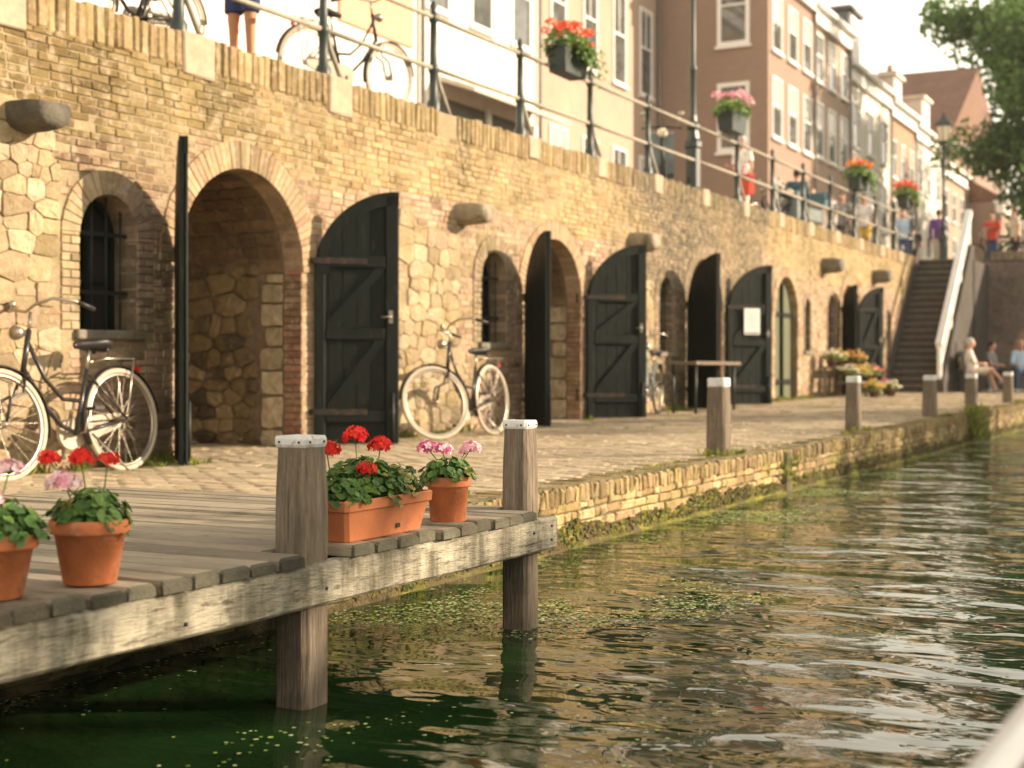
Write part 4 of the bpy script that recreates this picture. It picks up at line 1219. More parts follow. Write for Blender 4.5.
# ------------------------------------------------------------------ houses
M['pane'] = mat('window_pane', (.09, .095, .09), .06, False, (3, .5), None, None, None, 0, .9)
M['panewarm'] = mat('curtained_pane', (.50, .47, .42), .12, False, (4, .25), None, None, None, 0, .8)
M['hwhite'] = mat('white_plaster', (.72, .68, .61), .85, False, (3, .06), (.5, .08), [(20, .004)])
M['hcream'] = mat('cream_plaster', (.37, .28, .215), .85, False, (3, .06), (.5, .1), [(20, .004)])
def brickmat(name, a, b, mort, sc_=1.0):
    m = mat(name, a, .9, False, (3, .15), (.4, .15))
    nt = m.node_tree; N = nt.nodes; L = nt.links; bs = N['Principled BSDF']
    br_ = N.new('ShaderNodeTexBrick'); br_.inputs['Color1'].default_value = (*a, 1); br_.inputs['Color2'].default_value = (*b, 1); br_.inputs['Mortar'].default_value = (*mort, 1)
    br_.inputs['Scale'].default_value = 1; br_.inputs['Mortar Size'].default_value = .008; br_.inputs['Brick Width'].default_value = .22; br_.inputs['Row Height'].default_value = .065
    tc = N.new('ShaderNodeTexCoord'); sx = N.new('ShaderNodeSeparateXYZ'); cb = N.new('ShaderNodeCombineXYZ'); ad = N.new('ShaderNodeMath')
    L.new(tc.outputs['Object'], sx.inputs[0]); L.new(sx.outputs[0], ad.inputs[0]); L.new(sx.outputs[1], ad.inputs[1]); L.new(ad.outputs[0], cb.inputs[0]); L.new(sx.outputs[2], cb.inputs[1])
    L.new(cb.outputs[0], br_.inputs['Vector'])
    src = bs.inputs['Base Color'].links[0].from_socket
    mx = N.new('ShaderNodeMix'); mx.data_type = 'RGBA'; mx.inputs[0].default_value = .65
    L.new(src, mx.inputs[6]); L.new(br_.outputs[0], mx.inputs[7]); L.new(mx.outputs[2], bs.inputs['Base Color'])
    return m
M['hbrown'] = brickmat('brown_house_brick', (.27, .185, .14), (.23, .155, .12), (.34, .28, .23))
M['htan'] = brickmat('tan_house_brick', (.37, .27, .20), (.33, .235, .17), (.38, .32, .26))
M['horange'] = brickmat('orange_house_brick', (.40, .24, .15), (.36, .21, .13), (.36, .3, .24))
M['rooftile'] = mat('brown_roof_tile', (.16, .085, .055), .8, False, (6, .3), (1, .2), [(12, .03)])
M['slate'] = mat('grey_slate', (.16, .17, .18), .7, False, (6, .2), None, [(12, .02)])
M['shopdark'] = mat('shop_front_shade', (.10, .10, .08), .5, False, (2, .3))
def house_window(o, inv, P, a, b, z0, z1, arch=False, warm=False, cross=True, fw=.075):
    """P maps (along, out, z) to world"""
    mb = MB()
    def bx3(a0, a1, o0, o1, q0, q1):
        vs = [P(x, y, z) for x in (a0, a1) for y in (o0, o1) for z in (q0, q1)]
        mb.add(vs, [(0, 1, 3, 2), (4, 6, 7, 5), (0, 4, 5, 1), (2, 3, 7, 6), (0, 2, 6, 4), (1, 5, 7, 3)])
    bx3(a, a + fw, -.02, .05, z0, z1); bx3(b - fw, b, -.02, .05, z0, z1)
    bx3(a + fw, b - fw, -.02, .048, z1 - fw, z1); bx3(a + fw, b - fw, -.02, .048, z0, z0 + fw)
    zm = lerp(z0, z1, .55)
    bx3(a + fw, b - fw, -.02, .035, zm - .03, zm + .03)
    if cross: bx3((a + b) / 2 - .02, (a + b) / 2 + .02, -.02, .03, zm + .03, z1 - fw)
    f = keep(mb.build('window', M['whitepaint'], o), inv)
    mb = MB()
    zc = lerp(z0, z1, rnd.choice((.5, .55, .62, .95)) if warm else rnd.choice((.72, .97, .97)))
    bx3(a + fw * .8, b - fw * .8, -.03, .006, z0 + fw * .8, zc); nf = len(mb.f)
    bx3(a + fw * .8, b - fw * .8, -.03, .006, zc, z1 - fw * .8)
    for q in range(nf, len(mb.f)): mb.mi[q] = 1
    mb.build('pane', [M['pane'], M['panewarm']], f)
    mb = MB(); bx3(a - .06, b + .06, -.02, .11, z0 - .09, z0 - .004)
    mb.build('sill', M['whitepaint'], f)
def house(label, x0, x1, yf, ztop, wm, rows, depth=9.0, roof='gable', roofm=None, cornice=.55, side=None, chim=None, dorm=None, nw=3, group='canal houses behind the railing', warm=False, extra=None, roofh=3.0):
    z0 = zst((x0 + x1) / 2) - .1
    o = empty('house', ((x0 + x1) / 2, yf + depth / 2, z0), 0, label, 'house', group); inv = Matrix.Translation((-(x0 + x1) / 2, -yf - depth / 2, -z0))
    mb = MB(); mb.box2((x0, yf, z0), (x1, yf + depth, ztop - .002)); keep(mb.build('wall', wm, o), inv)
    P = lambda a, d, z: (a, yf - d, z)
    for z_, h_, ww in rows:
        for k in range(nw):
            c = lerp(x0, x1, (k + .5) / nw); house_window(o, inv, P, c - ww / 2, c + ww / 2, z_, z_ + h_, False, warm or rnd.random() < .5)
    if side:
        Ps = lambda a, d, z: (x0 - d, a, z)
        for a, z_, ww, h_ in side: house_window(o, inv, Ps, a - ww / 2, a + ww / 2, z_, z_ + h_, False, False, False, .13)
    if cornice:
        mb = MB(); c = cornice
        mb.box2((x0 - .05, yf - .12, ztop - c), (x1 + .05, yf + .3, ztop - .1)); mb.box2((x0 - .1, yf - .34, ztop - .1), (x1 + .1, yf + .4, ztop + .04)); mb.box2((x0 - .06, yf - .18, ztop - c - .08), (x1 + .06, yf + .2, ztop - c))
        keep(mb.build('cornice', M['whitepaint'], o), inv)
    mb = MB(); mb.tube([(x1 - .12, yf - .1, z0), (x1 - .12, yf - .1, ztop - .5)], .055, 8); keep(mb.build('downpipe', M['pipe'], o), inv)
    rm = roofm or M['rooftile']; zr = ztop + .045; yr = yf + depth / 2
    mb = MB()
    if roof == 'gable':
        poly = [(yf - .3, zr), (yf + depth + .2, zr), (yr, zr + roofh)]
        mb.prism(poly, lambda a, b, d: (d, a, b), x0 + .02, x1 - .02)
    elif roof == 'hipx':
        poly = [(x0 - .2, zr), (x1 + .2, zr), ((x0 + x1) / 2, zr + roofh)]
        mb.prism(poly, lambda a, b, d: (a, d, b), yf + .02, yf + depth)
    else: mb.box2((x0, yf + .1, zr), (x1, yf + depth, zr + .25))
    rf = keep(mb.build('roof', rm, o), inv)
    def on_roof(mb_, n_, m_): return mb_.build(n_, m_, rf)
    for c in (chim or []):
        mb = MB(); x_, y_, w_, t_ = c; mb.box2((x_ - w_ / 2, y_ - w_ / 2, ztop), (x_ + w_ / 2, y_ + w_ / 2, t_)); mb.box2((x_ - w_ / 2 - .08, y_ - w_ / 2 - .08, t_), (x_ + w_ / 2 + .08, y_ + w_ / 2 + .08, t_ + .15))
        mb.tube([(x_, y_, t_ + .14), (x_, y_, t_ + .5)], .14, 8); on_roof(mb, 'chimney', M['horange'])
    for c in (dorm or []):
        x_, w_, h_, mt = c
        mb = MB(); mb.box2((x_ - w_ / 2, yf + .15, zr), (x_ + w_ / 2, yr, zr + h_)); mb.box2((x_ - w_ / 2 - .12, yf + .0, zr + h_), (x_ + w_ / 2 + .12, yr, zr + h_ + .14)); on_roof(mb, 'dormer', mt)
        mb = MB(); mb.box2((x_ - w_ / 2 + .12, yf + .12, zr + .12), (x_ + w_ / 2 - .12, yf + .148, zr + h_ - .1)); on_roof(mb, 'dormer_window', M['whitepaint'])
    if extra: extra(o, inv, P)
    return o
def shopfront(x0, x1, z0, z1, awn=True):
    def f(o, inv, P):
        mb = MB(); mb.box2((x0, P(0, .04, 0)[1], z0), (x1, P(0, -.02, 0)[1], z1)); keep(mb.build('shop_window', M['shopdark'], o), inv)
        mb = MB(); mb.prism([(0, z1 + .5), (1.1, z1 + .1), (1.1, z1 + .0), (0, z1 + .38)], lambda a, b, d: (d, P(0, a, 0)[1], b), x0, x1); 
        if awn: keep(mb.build('awning', M['awning'], o), inv)
        for k in range(3):
            mb = MB(); xx = lerp(x0, x1, k / 2); mb.box2((xx - .09, P(0, .12, 0)[1], zst(xx)), (xx + .09, P(0, .0, 0)[1], z1 + .06)); keep(mb.build('shop_post', M['whitepaint'], o), inv)
    return f
M['pipe'] = mat('zinc_pipe', (.17, .16, .145), .6)
M['awning'] = mat('grey_awning', (.52, .47, .40), .9)
M['pinkdoor'] = mat('peach_panel', (.62, .36, .22), .8)
def peach(o, inv, P):
    mb = MB(); y = P(0, .06, 0)[1]; mb.box2((23.9, y, 7.75), (26.75, y + .1, 11.2)); keep(mb.build('painted_panel', M['pinkdoor'], o), inv)
    mb = MB(); mb.box2((18.1, y, 3.4), (19.4, y + .1, 6.2)); keep(mb.build('door', M['shopdark'], o), inv)
house('white plastered house with a peach panel above the left bicycles', 11.0, 27.2, 16.3, 14.6, M['hwhite'], [(11.6, 2.0, 1.1)], nw=5, extra=peach)
house('white plastered shop house with a grey awning behind the railing', 27.3, 33.7, 16.6, 13.4, M['hwhite'], [(9.0, 2.4, 1.1)], nw=3, extra=shopfront(28.2, 33.3, 3.4, 7.0))
house('cream plastered house beside the brown brick corner house', 33.8, 42.28, 16.6, 13.8, M['hcream'], [(9.2, 2.7, 1.0), (4.8, 2.5, 1.1)], nw=4)
house('brown brick corner house with two pale windows in its side wall', 42.3, 47.45, 13.0, 13.4, M['hbrown'], [(7.9, 1.9, 1.05), (10.6, 1.75, 1.05), (4.2, 2.4, 1.2)], depth=9, nw=3, side=[(14.1, 10.75, 1.05, 2.3), (14.1, 7.45, 1.05, 2.15)], warm=True)
house('tan brick house with high white cornice left of the white house', 47.5, 52.5, 13.05, 13.1, M['htan'], [(8.0, 1.9, 1.05), (10.6, 1.65, 1.0), (4.3, 2.4, 1.2)], nw=3, warm=True, roofh=2)
house('tall white house with a grey slate dormer', 52.55, 59.6, 13.1, 12.1, M['hwhite'], [(9.1, 1.7, 1.0), (6.3, 1.9, 1.0)], nw=3, dorm=[(54.1, 1.9, 2.1, M['slate'])], roofh=2.6, chim=[(58.7, 16, .8, 15.0)])
house('orange brick house with white window bands', 59.65, 64.8, 13.15, 11.9, M['horange'], [(8.8, 1.6, .95), (6.0, 1.9, .95)], nw=3, dorm=[(62.0, 1.5, 1.3, M['hwhite'])], roofh=2.4, warm=True)
house('small white house next to the orange brick house', 64.85, 71.4, 13.2, 11.7, M['hwhite'], [(8.8, 1.6, 1.0), (5.9, 1.9, 1.0)], nw=3, chim=[(66.4, 14.6, .7, 14.3)], dorm=[(68.3, 1.7, 1.6, M['hwhite'])], roofh=2.2)
house('narrow tan house near the far street lamp', 71.45, 78, 13.2, 10.9, M['htan'], [(8.2, 1.5, .95), (5.6, 1.8, .95)], nw=3, roofh=2.2)
house('brown gabled house behind the far lamp and tree', 78.3, 88, 11.4, 9.6, M['hbrown'], [(6.2, 1.8, 1.0)], nw=3, roofh=3.0)
house('large house with a long brown tiled roof above the white gables', 84, 104, 15.0, 14.0, M['hbrown'], [(9.4, 1.7, 1.0)], depth=14, nw=5, roof='hipx', roofh=6.0)
house('pale house closing the view behind the tree', 92, 104, 2.5, 8.5, M['hcream'], [(5.0, 1.8, 1.0)], depth=8, nw=4, roofh=3.0)

# ------------------------------------------------------------------ trees
M['bark'] = mat('bark', (.11, .085, .06), .95, False, (6, .3), None, [(20, .02)], None, 0, .2, (6, 6, 1))
M['treeleaf'] = mat('tree_leaf', (1, 1, 1), .55, True, (3, .2), None, None, None, 0, .3, None, 0, .45)
def tree(x, y, z, h, r_, label, n=9000, crown_z=None, ls=.16, seed=1, group='trees beyond the bridge'):
    rr = random.Random(seed)
    o = empty('tree', (x, y, z), 0, label, 'tree', group)
    cz = crown_z or h * .6
    mb = MB(); top = cz + (h - cz) * .3
    mb.tube([(0, 0, -.3), (.03, 0, .4), (.1, .05, h * .3), (.05, -.1, cz), (.2, 0, top)], [.32, .24, .19, .13, .05], 10)
    tips = []
    for k in range(16):
        a = k * 2.4 + rr.uniform(-.3, .3); t = rr.uniform(.25, .8); b0 = Vector((.05, 0, lerp(h * .28, top, t)))
        e = Vector((math.cos(a) * r_ * rr.uniform(.5, .9), math.sin(a) * r_ * rr.uniform(.5, .9), b0.z + rr.uniform(.0, .45) * (h - b0.z)))
        mid = b0.lerp(e, .5) + Vector((0, 0, .3)); mb.tube([b0, mid, e], [.09, .05, .02], 6)
        for q in range(3): tips.append(b0.lerp(e, rr.uniform(.45, 1.1)))
    mb.build('trunk', M['bark'], o)
    cl = []
    for k in range(70):
        d = Vector((rr.gauss(0, 1), rr.gauss(0, 1), rr.gauss(0, 1))).normalized() * (rr.random() ** .45)
        cl.append((Vector((d.x * r_, d.y * r_, cz + d.z * (h - cz))), rr.uniform(.35, .8) * r_ * .33, rr.uniform(.7, 1.35)))
    for t in tips: cl.append((t, rr.uniform(.5, .9) * r_ * .3, rr.uniform(.7, 1.3)))
    mb = MB()
    for i in range(n):
        c, cr, k = rr.choice(cl)
        d = Vector((rr.gauss(0, 1), rr.gauss(0, 1), rr.gauss(0, .75))).normalized() * cr * (rr.random() ** .4)
        p = c + d; w = Vector((rr.gauss(0, 1), rr.gauss(0, 1), rr.gauss(.5, 1))).normalized(); u = w.orthogonal().normalized(); u = Matrix.Rotation(rr.uniform(0, 6.28), 3, w) @ u; v = w.cross(u)
        s = ls * rr.uniform(.6, 1.3)
        col = rr.choice([(.09, .175, .05), (.115, .21, .055), (.075, .145, .045), (.145, .24, .07)])
        mb.add([tuple(p - u * s), tuple(p + v * s * .45 - u * s * .1), tuple(p + u * s), tuple(p - v * s * .45 + u * s * .1)], [(0, 1, 2, 3)], tuple(q * k for q in col))
    mb.build('crown', M['treeleaf'], o)
tree(57.3, 5.2, ZB - .3, 15.4, 5.6, 'large leafy green tree beyond the bridge at the right', 52000, 5.6, .17, 3)
tree(70, 5.6, ZB - .3, 11.0, 4.2, 'rounder dark green tree farther behind the large one', 8000, 5.6, .2, 8)

# ------------------------------------------------------------------ the far bank (outside the frame) and the trees that shade parts of this side
mb = MB(); mb.add([(-60, -14, .2), (120, -14, .2), (120, -60, .2), (-60, -60, .2)], [(0, 1, 2, 3)]); mb.add([(-60, -14, .2), (120, -14, .2), (120, -14, -2), (-60, -14, -2)], [(0, 1, 2, 3)])
tag(mb.build('opposite_bank', M['sand']), kind='structure')
tree(11.5, -14.6, .2, 9.6, 3.6, 'leafy tree on the opposite bank, shading the landing stage', 900, 5.6, .26, 21, 'trees on the opposite bank')
tree(11.0, -15.2, .2, 6.3, 5.0, 'unseen low dense tree added on the opposite bank to shade the water before the landing stage', 9000, 3.9, .28, 25, 'trees on the opposite bank')  # out of view, added and shaped to keep the near water dark
tree(28.3, -14.6, .2, 9.2, 4.4, 'broad tree on the opposite bank, shading the quay edge', 6000, 5.8, .28, 22, 'trees on the opposite bank')

# ------------------------------------------------------------------ evening haze hanging over the canal
hz = bpy.data.materials.new('haze'); hz.use_nodes = True
hn = hz.node_tree.nodes
hn.remove(hn['Principled BSDF'])
pv = hn.new('ShaderNodeVolumePrincipled'); pv.inputs['Color'].default_value = (1, .95, .86, 1); pv.inputs['Density'].default_value = .0004; pv.inputs['Anisotropy'].default_value = .2
hz.node_tree.links.new(pv.outputs[0], hn['Material Output'].inputs['Volume'])
mb = MB(); mb.box2((-70, -70, -3.4), (170, 70, 24))
tag(mb.build('haze', hz), kind='stuff')
# ------------------------------------------------------------------ bicycles
def bicycle(name, loc, heading, label, frame_m, tyre_m, r_=.36, wb=1.1, steer=0.0, lean=0.0, scale=1.0, ladies=True, rack=True, cat='bicycle', group=None, white_fender=False):
    """local x is forward; wheel centres at x=0 (rear) and x=wb"""
    o = empty(name, loc, 0, label, cat, group)
    o.rotation_euler = (Matrix.Rotation(heading, 3, 'Z') @ Matrix.Rotation(lean, 3, 'X')).to_euler()
    o.scale = (scale,) * 3
    def wheel(cx, parent):
        w = empty('wheel', (cx, 0, r_)); w.parent = parent
        mb = MB(); n = 40
        mb.tube([((r_ - .019) * math.cos(2 * math.pi * k / n), 0, (r_ - .019) * math.sin(2 * math.pi * k / n)) for k in range(n)], .020, 8, closed=True)
        mb.build('tyre', tyre_m, w)
        mb = MB(); mb.tube([((r_ - .047) * math.cos(2 * math.pi * k / n), 0, (r_ - .047) * math.sin(2 * math.pi * k / n)) for k in range(n)], .013, 6, closed=True)
        mb.build('rim', M['chrome'], w)
        mb = MB()
        for k in range(28):
            a = 2 * math.pi * k / 28; b = a + (.5 if k % 4 < 2 else -.5); y = .03 if k % 2 else -.03
            mb.tube([(.022 * math.cos(b), y, .022 * math.sin(b)), ((r_ - .05) * math.cos(a), 0, (r_ - .05) * math.sin(a))], .0017, 4, caps=False)
        mb.build('spokes', M['chrome'], w)
        mb = MB(); mb.tube([(0, -.055, 0), (0, -.03, 0), (0, .03, 0), (0, .055, 0)], [.012, .028, .028, .012], 10); mb.build('hub', M['chrome'], w)
        return w
    def fender(cx, a0, a1, parent, mt):
        mb = MB(); n = 18; rr = r_ + .022; vs = []
        for k in range(n + 1):
            a = lerp(a0, a1, k / n)
            for y, q in ((-.027, -.014), (-.016, 0), (.016, 0), (.027, -.014)):
                vs.append((cx + (rr + q) * math.cos(a), y, r_ + (rr + q) * math.sin(a)))
        fs = [(k * 4 + i, k * 4 + i + 1, k * 4 + 5 + i, k * 4 + 4 + i) for k in range(n) for i in range(3)]
        mb.add(vs, fs, (1, 1, 1), 0, True); a = lerp(a0, a1, .12)
        for y in (-.045, .045): mb.tube([(cx, y, r_), (cx + rr * math.cos(a), y * .6, r_ + rr * math.sin(a))], .003, 4)
        mb.build('fender', mt, parent)
    BB = Vector((.46, 0, .285)); ST = Vector((.30, 0, .72)); RA = Vector((0, 0, r_)); FA = Vector((wb, 0, r_))
    HT = Vector((wb - .30, 0, .98)); HB = Vector((wb - .215, 0, .70))
    mb = MB()
    mb.tube([ST, BB], .016, 8); mb.tube([HT, HB], .019, 8)
    if ladies:
        d = [HB + Vector((-.01, 0, .02)), Vector((.72, 0, .48)), Vector((.58, 0, .34)), BB]; mb.tube(d, .017, 8)
        e = [HT + Vector((.02, 0, -.08)), Vector((.70, 0, .66)), Vector((.55, 0, .52)), Vector((.36, 0, .50))]; mb.tube(e, .015, 8)
    else:
        mb.tube([HB, BB], .017, 8); mb.tube([HT + Vector((.02, 0, -.06)), ST + Vector((.01, 0, -.03))], .015, 8)
    for y in (-.05, .05):
        mb.tube([BB + Vector((-.02, y * .5, 0)), RA + Vector((0, y, 0))], .009, 6); mb.tube([ST + Vector((0, y * .4, -.04)), RA + Vector((0, y, 0))], .008, 6)
    mb.build('frame', frame_m, o)
    wheel(0, o); fender(0, R(-25), R(175), o, frame_m)
    # steering group: fork, front wheel, handlebar
    s = empty('steering', HT); s.parent = o; ax = (HT - HB).normalized()
    s.rotation_mode = 'QUATERNION'; 
    from mathutils import Quaternion
    s.rotation_quaternion = Quaternion(ax, steer)
    off = -HT
    mb = MB(); f = lambda p: tuple(Vector(p) + off)
    for y in (-.045, .045): mb.tube([f(HB + Vector((0.005, y * .5, -.02))), f(HB + Vector((.05, y, -.14))), f(FA + Vector((-.06, y, .16))), f(FA + Vector((0, y, 0)))], .011, 6)
    mb.tube([f(HB + Vector((0, -.05, -.03))), f(HB + Vector((0, .05, -.03)))], .014, 6)
    mb.build('fork', frame_m, s)
    w = wheel(0, s); w.location = FA + off
    g = empty('front_fender', off + Vector((0, 0, 0))); g.parent = s
    mb = MB()
    n = 16; rr = r_ + .022; vs = []
    for k in range(n + 1):
        a = lerp(R(10), R(195), k / n)
        for y, q in ((-.027, -.014), (-.016, 0), (.016, 0), (.027, -.014)): vs.append((wb + (rr + q) * math.cos(a), y, r_ + (rr + q) * math.sin(a)))
    mb.add(vs, [(k * 4 + i, k * 4 + i + 1, k * 4 + 5 + i, k * 4 + 4 + i) for k in range(n) for i in range(3)], (1, 1, 1), 0, True)
    g2 = mb.build('mudguard', frame_m, g)
    mb = MB(); H = HT + Vector((-.03, 0, .12))
    mb.tube([f(HT), f(H)], .012, 8)
    bar = [H + Vector((-.27, -.29, -.02)), H + Vector((-.13, -.28, .03)), H + Vector((.0, -.22, .055)), H + Vector((.05, -.1, .03)), H + Vector((.04, 0, .0)), H + Vector((.05, .1, .03)), H + Vector((.0, .22, .055)), H + Vector((-.13, .28, .03)), H + Vector((-.27, .29, -.02))]
    mb.tube([f(p) for p in bar], .011, 8); mb.build('handlebar', M['chrome'], s)
    mb = MB()
    for y in (-1, 1): mb.tube([f(H + Vector((-.28, y * .29, -.022))), f(H + Vector((-.15, y * .282, .025)))], .017, 8)
    mb.build('grip', M['saddle'], s)
    mb = MB(); mb.ball(f(H + Vector((-.03, -.2, .085))), .028, 10, 6); mb.build('bell', M['chrome'], s)
    mb = MB(); q = HT + Vector((.09, 0, -.02)); mb.tube([f(q + Vector((-.05, 0, 0))), f(q + Vector((.0, 0, 0))), f(q + Vector((.035, 0, 0)))], [.02, .045, .048], 12); mb.build('headlight', M['chrome'], s)
    # seat post, saddle
    mb = MB(); mb.tube([ST, ST + Vector((-.035, 0, .14))], .012, 8); mb.build('seat_post', M['chrome'], o)
    S = ST + Vector((-.05, 0, .17)); mb = MB()
    secs = [(-.14, .085, .0, .05), (-.13, .10, .012, .06), (-.06, .105, .02, .06), (.02, .07, .01, .05), (.09, .035, .008, .04), (.14, .022, .0, .03), (.15, .01, -.008, .02)]
    vs = []; n = 12
    for x_, hw, zt, th in secs:
        for k in range(n):
            a = 2 * math.pi * k / n; vs.append((S.x + x_, S.y + hw * math.cos(a), S.z + zt + (.022 if math.sin(a) > 0 else th) * math.sin(a)))
    fs = [tuple(range(n)), tuple(range(6 * n + n - 1, 6 * n - 1, -1))]
    for r in range(6):
        for k in range(n): fs.append((r * n + k, r * n + (k + 1) % n, r * n + n + (k + 1) % n, r * n + n + k))
    mb.add(vs, fs, (1, 1, 1), 0, True)
    for y in (-.06, .06): mb.tube([(S.x - .10, y + (S.y), S.z - .03 - .02 * k / 5 - .003 * (k % 2)) for k in range(6)], .016, 6)
    mb.build('saddle', M['saddle'], o)
    # chain case, crank, pedals
    mb = MB(); cc = []
    for k in range(10): a = R(-90 + 180 * k / 9); cc.append((BB.x + .105 * math.cos(a), BB.z + .105 * math.sin(a)))
    for k in range(8): a = R(90 + 180 * k / 7); cc.append((RA.x + .055 * math.cos(a), RA.z + .055 * math.sin(a)))
    mb.prism(cc, lambda a, b, d: (a, d, b), -.075, -.045); mb.build('chain_case', M['chaincase'] , o)
    mb = MB(); an = R(-70)
    for sg, y in ((1, -.085), (-1, .085)): mb.tube([BB + Vector((0, y * .5, 0)), BB + Vector((0, y, 0)), BB + Vector((sg * .165 * math.cos(an), y, sg * .165 * math.sin(an)))], .010, 6)
    ck = mb.build('crank', M['chrome'], o)
    for sg, y in ((1, -.14), (-1, .14)):
        mb = MB(); p = BB + Vector((sg * .165 * math.cos(an), y, sg * .165 * math.sin(an))); mb.box(p, (.09, .085, .022)); mb.build('pedal', M['saddle'], ck)
    if rack:
        mb = MB(); z_ = r_ * 2 + .06
        for y in (-.055, .055):
            mb.tube([(.24, y * .4, z_ - .02), (.16, y, z_), (-.22, y, z_)], .006, 6); mb.tube([(-.12, y, z_), (-.06, y, z_ - .2), (0, y * 1.05, r_)], .006, 6)
        for xx in (.16, .04, -.1, -.22): mb.tube([(xx, -.055, z_), (xx, .055, z_)], .005, 5)
        rk = mb.build('rack', M['chrome'], o)
        mb = MB(); mb.box((-.2, 0, z_ - .07), (.02, .05, .04)); mb.build('tail_light', M['redlamp'], rk)
    mb = MB(); mb.tube([BB + Vector((-.10, .05, -.01)), (.20, .20, -.0)], .009, 6); mb.build('kickstand', M['chrome'], o)
    return o
M['chaincase'] = mat('tan_chain_case', (.42, .36, .27), .45, False, (10, .15))
M['redlamp'] = mat('red_lamp', (.5, .03, .02), .3)
M['bikeblue'] = mat('bluegrey_bike_paint', (.15, .18, .17), .4)
# heading pi faces -X (towards the left of the picture)
bicycle('bicycle', (8.08, 7.40, zq(8, 7.4) - .015), math.pi + R(1), 'black step-through bicycle with cream tyres leaning by the barred window at left', M['bikeblack'], M['tyre_cream'], .365, 1.1, R(-4), R(7), 1.06)
bicycle('bicycle', (13.25, 7.05, zq(13, 7)), math.pi, 'step-through bicycle with cream tyres and turned front wheel by the stone patch', M['bikeblack'], M['tyre_cream'], .375, 1.1, R(-32), R(5))
bicycle('bicycle', (19.15, 7.52, zq(19, 7.5)), R(190), 'dull grey bicycle seen end-on between the second right-hand door and the narrow table', M['bikeblue'], M['tyre_black'], .36, 1.08, R(14), 0)
bicycle('bicycle', (11.75, 8.42, zst(11.7)), R(-17), 'bicycle with pale chain case leaning behind the railing in front of the peach panel', M['bikeblack'], M['tyre_cream'], .36, 1.1, R(6), R(6), ladies=True)
bicycle('bicycle', (9.75, 8.36, zst(9.7)), R(176), 'white tyred bicycle parked behind the coping at the top left corner', M['bikeblack'], M['tyre_cream'], .36, 1.1, R(-12), 0)
for k, (x, y, a, lb) in enumerate(((30.2, 8.75, 150, 'bicycle behind the railing between two groups of walkers'), (43.2, 6.0, 95, 'bicycle leaning on the bridge parapet nearest the handrail'), (43.0, 4.6, 80, 'bicycle leaning on the bridge parapet at the right edge'), (34.5, 8.6, 20, 'bicycle parked behind the railing under the mixed flower box'))):
    bicycle('bicycle', (x, y, zst(x) + (.02 if x > 41 else 0)), R(a), lb, M['bikeblack'], M['tyre_black'], .35, 1.08, R(10), 0)

# moped by the railing
def moped(x, y, head, label, box=True):
    z = zst(x); o = empty('moped', (x, y, z), R(head), label, 'moped')
    for cx, nm in ((0, 'rear'), (1.25, 'front')):
        mb = MB(); n = 28; mb.tube([(cx + .2 * math.cos(6.2832 * k / n), 0, .25 + .2 * math.sin(6.2832 * k / n)) for k in range(n)], .05, 8, closed=True); mb.tube([(cx, -.05, .25), (cx, .05, .25)], .1, 14)
        mb.build('wheel', M['tyre_black'], o)
    mb = MB()
    for x0, x1, hw, z0, z1 in ((-.28, .45, .15, .36, .68), (.4, .95, .17, .22, .32)): mb.cbox((x0, -hw, z0), (x1, hw, z1), .05)
    mb.prism([(.86, .25), (1.08, .3), (1.05, .95), (.98, .98)], lambda a, b, d: (a, d, b), -.19, .19)
    mb.build('body', M['bikeblue'], o)
    mb = MB(); mb.cbox((-.3, -.13, .68), (.42, .13, .80), .04); mb.build('seat', M['saddle'], o)
    mb = MB(); mb.tube([(1.22, 0, .3), (1.02, 0, 1.02)], .03, 8); mb.tube([(.93, -.33, 1.05), (1.0, -.12, 1.06), (1.0, .12, 1.06), (.93, .33, 1.05)], .016, 8); mb.build('handlebar', M['iron'], o)
    mb = MB(); mb.ball((1.06, 0, .96), (.06, .09, .08), 10, 8); mb.build('headlight', M['lampglass'], o)
    mb = MB()
    for y_ in (-.3, .3): mb.tube([(.99, y_ * .8, 1.06), (1.0, y_, 1.25)], .007, 5); mb.ball((1.0, y_, 1.28), (.012, .055, .04), 8, 6)
    mb.build('mirror', M['chrome'], o)
    if box: mb = MB(); mb.cbox((-.62, -.19, .74), (-.28, .19, 1.08), .03); mb.build('top_box', M['teal'], o)
M['teal'] = mat('dark_teal_box', (.03, .10, .13), .4)
moped(22.3, 8.75, 205, 'grey moped parked behind the railing left of the tall lamp post', False)
moped(31.2, 8.6, 170, 'moped with dark teal top box behind the railing near the walkers')

# ------------------------------------------------------------------ potted geraniums on the landing stage
def pot_body(o, rb, rt, h, rim=.038):
    mb = MB(); t = .008
    mb.lathe([(rb * .2, .002), (rb - .004, 0), (rb, .004), (lerp(rb, rt, .83) - .006, h - rim), (rt - .001, h - rim + .002), (rt, h - rim + .006), (rt + .002, h - .006), (rt - .002, h), (rt - t, h - .002), (rt - t - .006, h - .03)], 40)
    mb.build('pot', M['terra'], o)
    mb = MB(); mb.lathe([(.001, h - .02), (rt * .5, h - .016), (rt - .012, h - .022)], 24); mb.build('soil', M['soil'], o)
def potted(x, y, rb, rt, h, label, heads, fol, seed):
    global rnd
    rnd = random.Random(seed)
    o = empty('potted_geranium', (x * .964, y * .964, DECK), rnd.uniform(0, 6), label, 'flower pot', 'terracotta flower pots on the landing stage')
    o.rotation_euler = (0, 0, 0); o.scale = (.97, .97, .97)
    pot_body(o, rb, rt, h)
    leaf_mound(o, 0, 0, h - .01, *fol)
    for hx, hy, hz, r_, cols, n in heads:
        umbel(o, (hx, hy, h + hz), r_, cols, n, (hx * .3, hy * .3, h))
    return o
cR, cT = Vector((math.sin(TH), -math.cos(TH), 0)), Vector((math.cos(TH), math.sin(TH), 0))   # picture right and picture depth, used to read positions off
